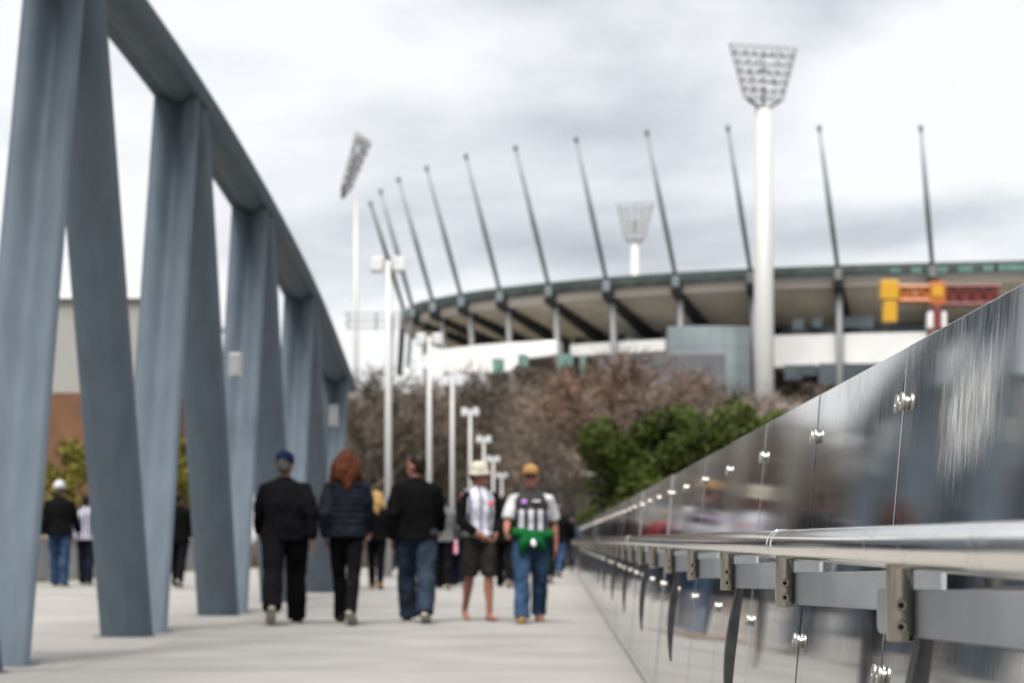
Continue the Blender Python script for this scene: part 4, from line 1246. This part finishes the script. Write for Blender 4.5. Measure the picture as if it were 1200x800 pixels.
# middle distance
person(441, 690, 'woman with long blond hair and black clothes, beyond the auburn haired woman', rz=B, H=1.68, legs=((8, 6), (-10, 10)), top='black_cloth', bottom='black_trousers', bottom_kind='slim', hair='hair_blond', hair_kind='long',
       shoes='shoe_tan', seed=6, voxel=.016, face=False)
person(520, 690, 'person in dark trousers half hidden behind the man in the wool coat', rz=B, H=1.66, legs=((10, 4), (-10, 12)), top='grey_cloth', bottom='black_trousers', hair='hair_dark', seed=7, voxel=.016, face=False)
person(538, 687, 'person in navy trousers carrying a pink checked bag beside the bucket hat woman', rz=B, H=1.62, legs=((6, 6), (-8, 12)), top='charcoal_cloth', bottom='navy_trousers', hair='hair_dark', seed=8, voxel=.016, face=False)
person(606, 686, 'person in red jacket and blue jeans behind the man in the tan cap', rz=R(10), H=1.66, legs=((6, 6), (-10, 10)), top='red_jacket', bottom='blue_jeans', hair='hair_grey', seed=9, voxel=.016)
person(640, 683, 'person in black coat behind the striped guernsey man', rz=B, H=1.64, top='black_cloth', top_kind='coat', bottom='black_trousers', hair='hair_dark', seed=10, voxel=.016, face=False)
person(591, 688, 'person in dark clothes between the bucket hat woman and the tan cap man', rz=B, H=1.66, top='black_wool', bottom='black_trousers', hair='hair_dark', seed=11, voxel=.017, face=False)
# by the truss on the left
person(70, 687, 'man in white cap, black jumper and blue jeans left of the truss', rz=B, H=1.90, wide=1.12, legs=((5, 2), (-5, 4)), top='black_cloth', bottom='blue_jeans', hair='hair_grey', hat='beanie', hat_mat='white_cloth', seed=12, voxel=.016, face=False, skin='skin_ruddy')
person(101, 685, 'person in white and blue striped top beside the man in the white cap', rz=B, H=1.70, legs=((6, 4), (-6, 8)), top='guernsey_back', bottom='navy_trousers', hair='hair_dark', seed=13, voxel=.016, face=False)
person(209, 688, 'person in long black coat seen between the second and third truss columns', rz=B, H=1.74, top='black_wool', top_kind='coat', bottom='black_trousers', hair='hair_dark', seed=14, voxel=.016, face=False)
# far walkers
FAR = [(655, 676, 'black_cloth', 'blue_jeans', 'distant walker in black top nearest the far end of the balustrade'),
       (664, 668, 'black_cloth', 'navy_trousers', 'distant walker in black with reddish bag by the balustrade end'),
       (672, 662, 'blue_shirt', 'dark_jeans', 'distant walker in pale blue at the end of the balustrade'),
       (582, 668, 'grey_cloth', 'black_trousers', 'distant walker in grey seen between the two facing walkers'),
       (648, 660, 'pink_cloth', 'dark_jeans', 'distant walker in pink right of the man in the tan cap'),
       (547, 670, 'black_cloth', 'dark_jeans', 'distant walker in black left of the bucket hat woman'),
       (574, 674, 'red_jacket', 'dark_jeans', 'distant walker in red left of the tan cap man'),
       (599, 663, 'white_cloth', 'black_trousers', 'distant walker in white top just left of the tan cap man'),
       (513, 672, 'blue_shirt', 'black_trousers', 'distant walker in pale blue right of the wool coat man'),
       (636, 664, 'red_jacket', 'black_trousers', 'distant walker in red behind the shoulder of the tan cap man'),
       (464, 668, 'grey_cloth', 'dark_jeans', 'distant walker in grey beyond the blond woman')]
for q, (px, fy, t_, b_, lab) in enumerate(FAR):
    person(px, fy, lab, rz=B + rnd.uniform(-.3, .3), H=1.6 + .12 * rnd.random(), top=t_, bottom=b_, hair='hair_dark' if q % 2 else 'hair_grey', seed=20 + q, voxel=.022, face=False)
# checked bag carried in the middle distance
Yq = HC * F / 56
p = at(530, 636, Yq)
e = tag(empty('checked_bag', (p.x, p.y - .25, p.z - .2)), 'pink and white checked bag carried beside the bucket hat woman', 'bag')
stripes('check_print', (.5, .05, .12), (.65, .55, .62), 14.0, .5)
one('bag_body', lambda bm: box(bm, (0, 0, .18), (.24, .10, .36), bevel=.03), 'check_print', e, smooth=True)
one('handle', lambda bm: tube(bm, [(-.07, 0, .35), (-.05, 0, .47), (.05, 0, .47), (.07, 0, .35)], .01, 6), 'red_print', e)

finish_solids()
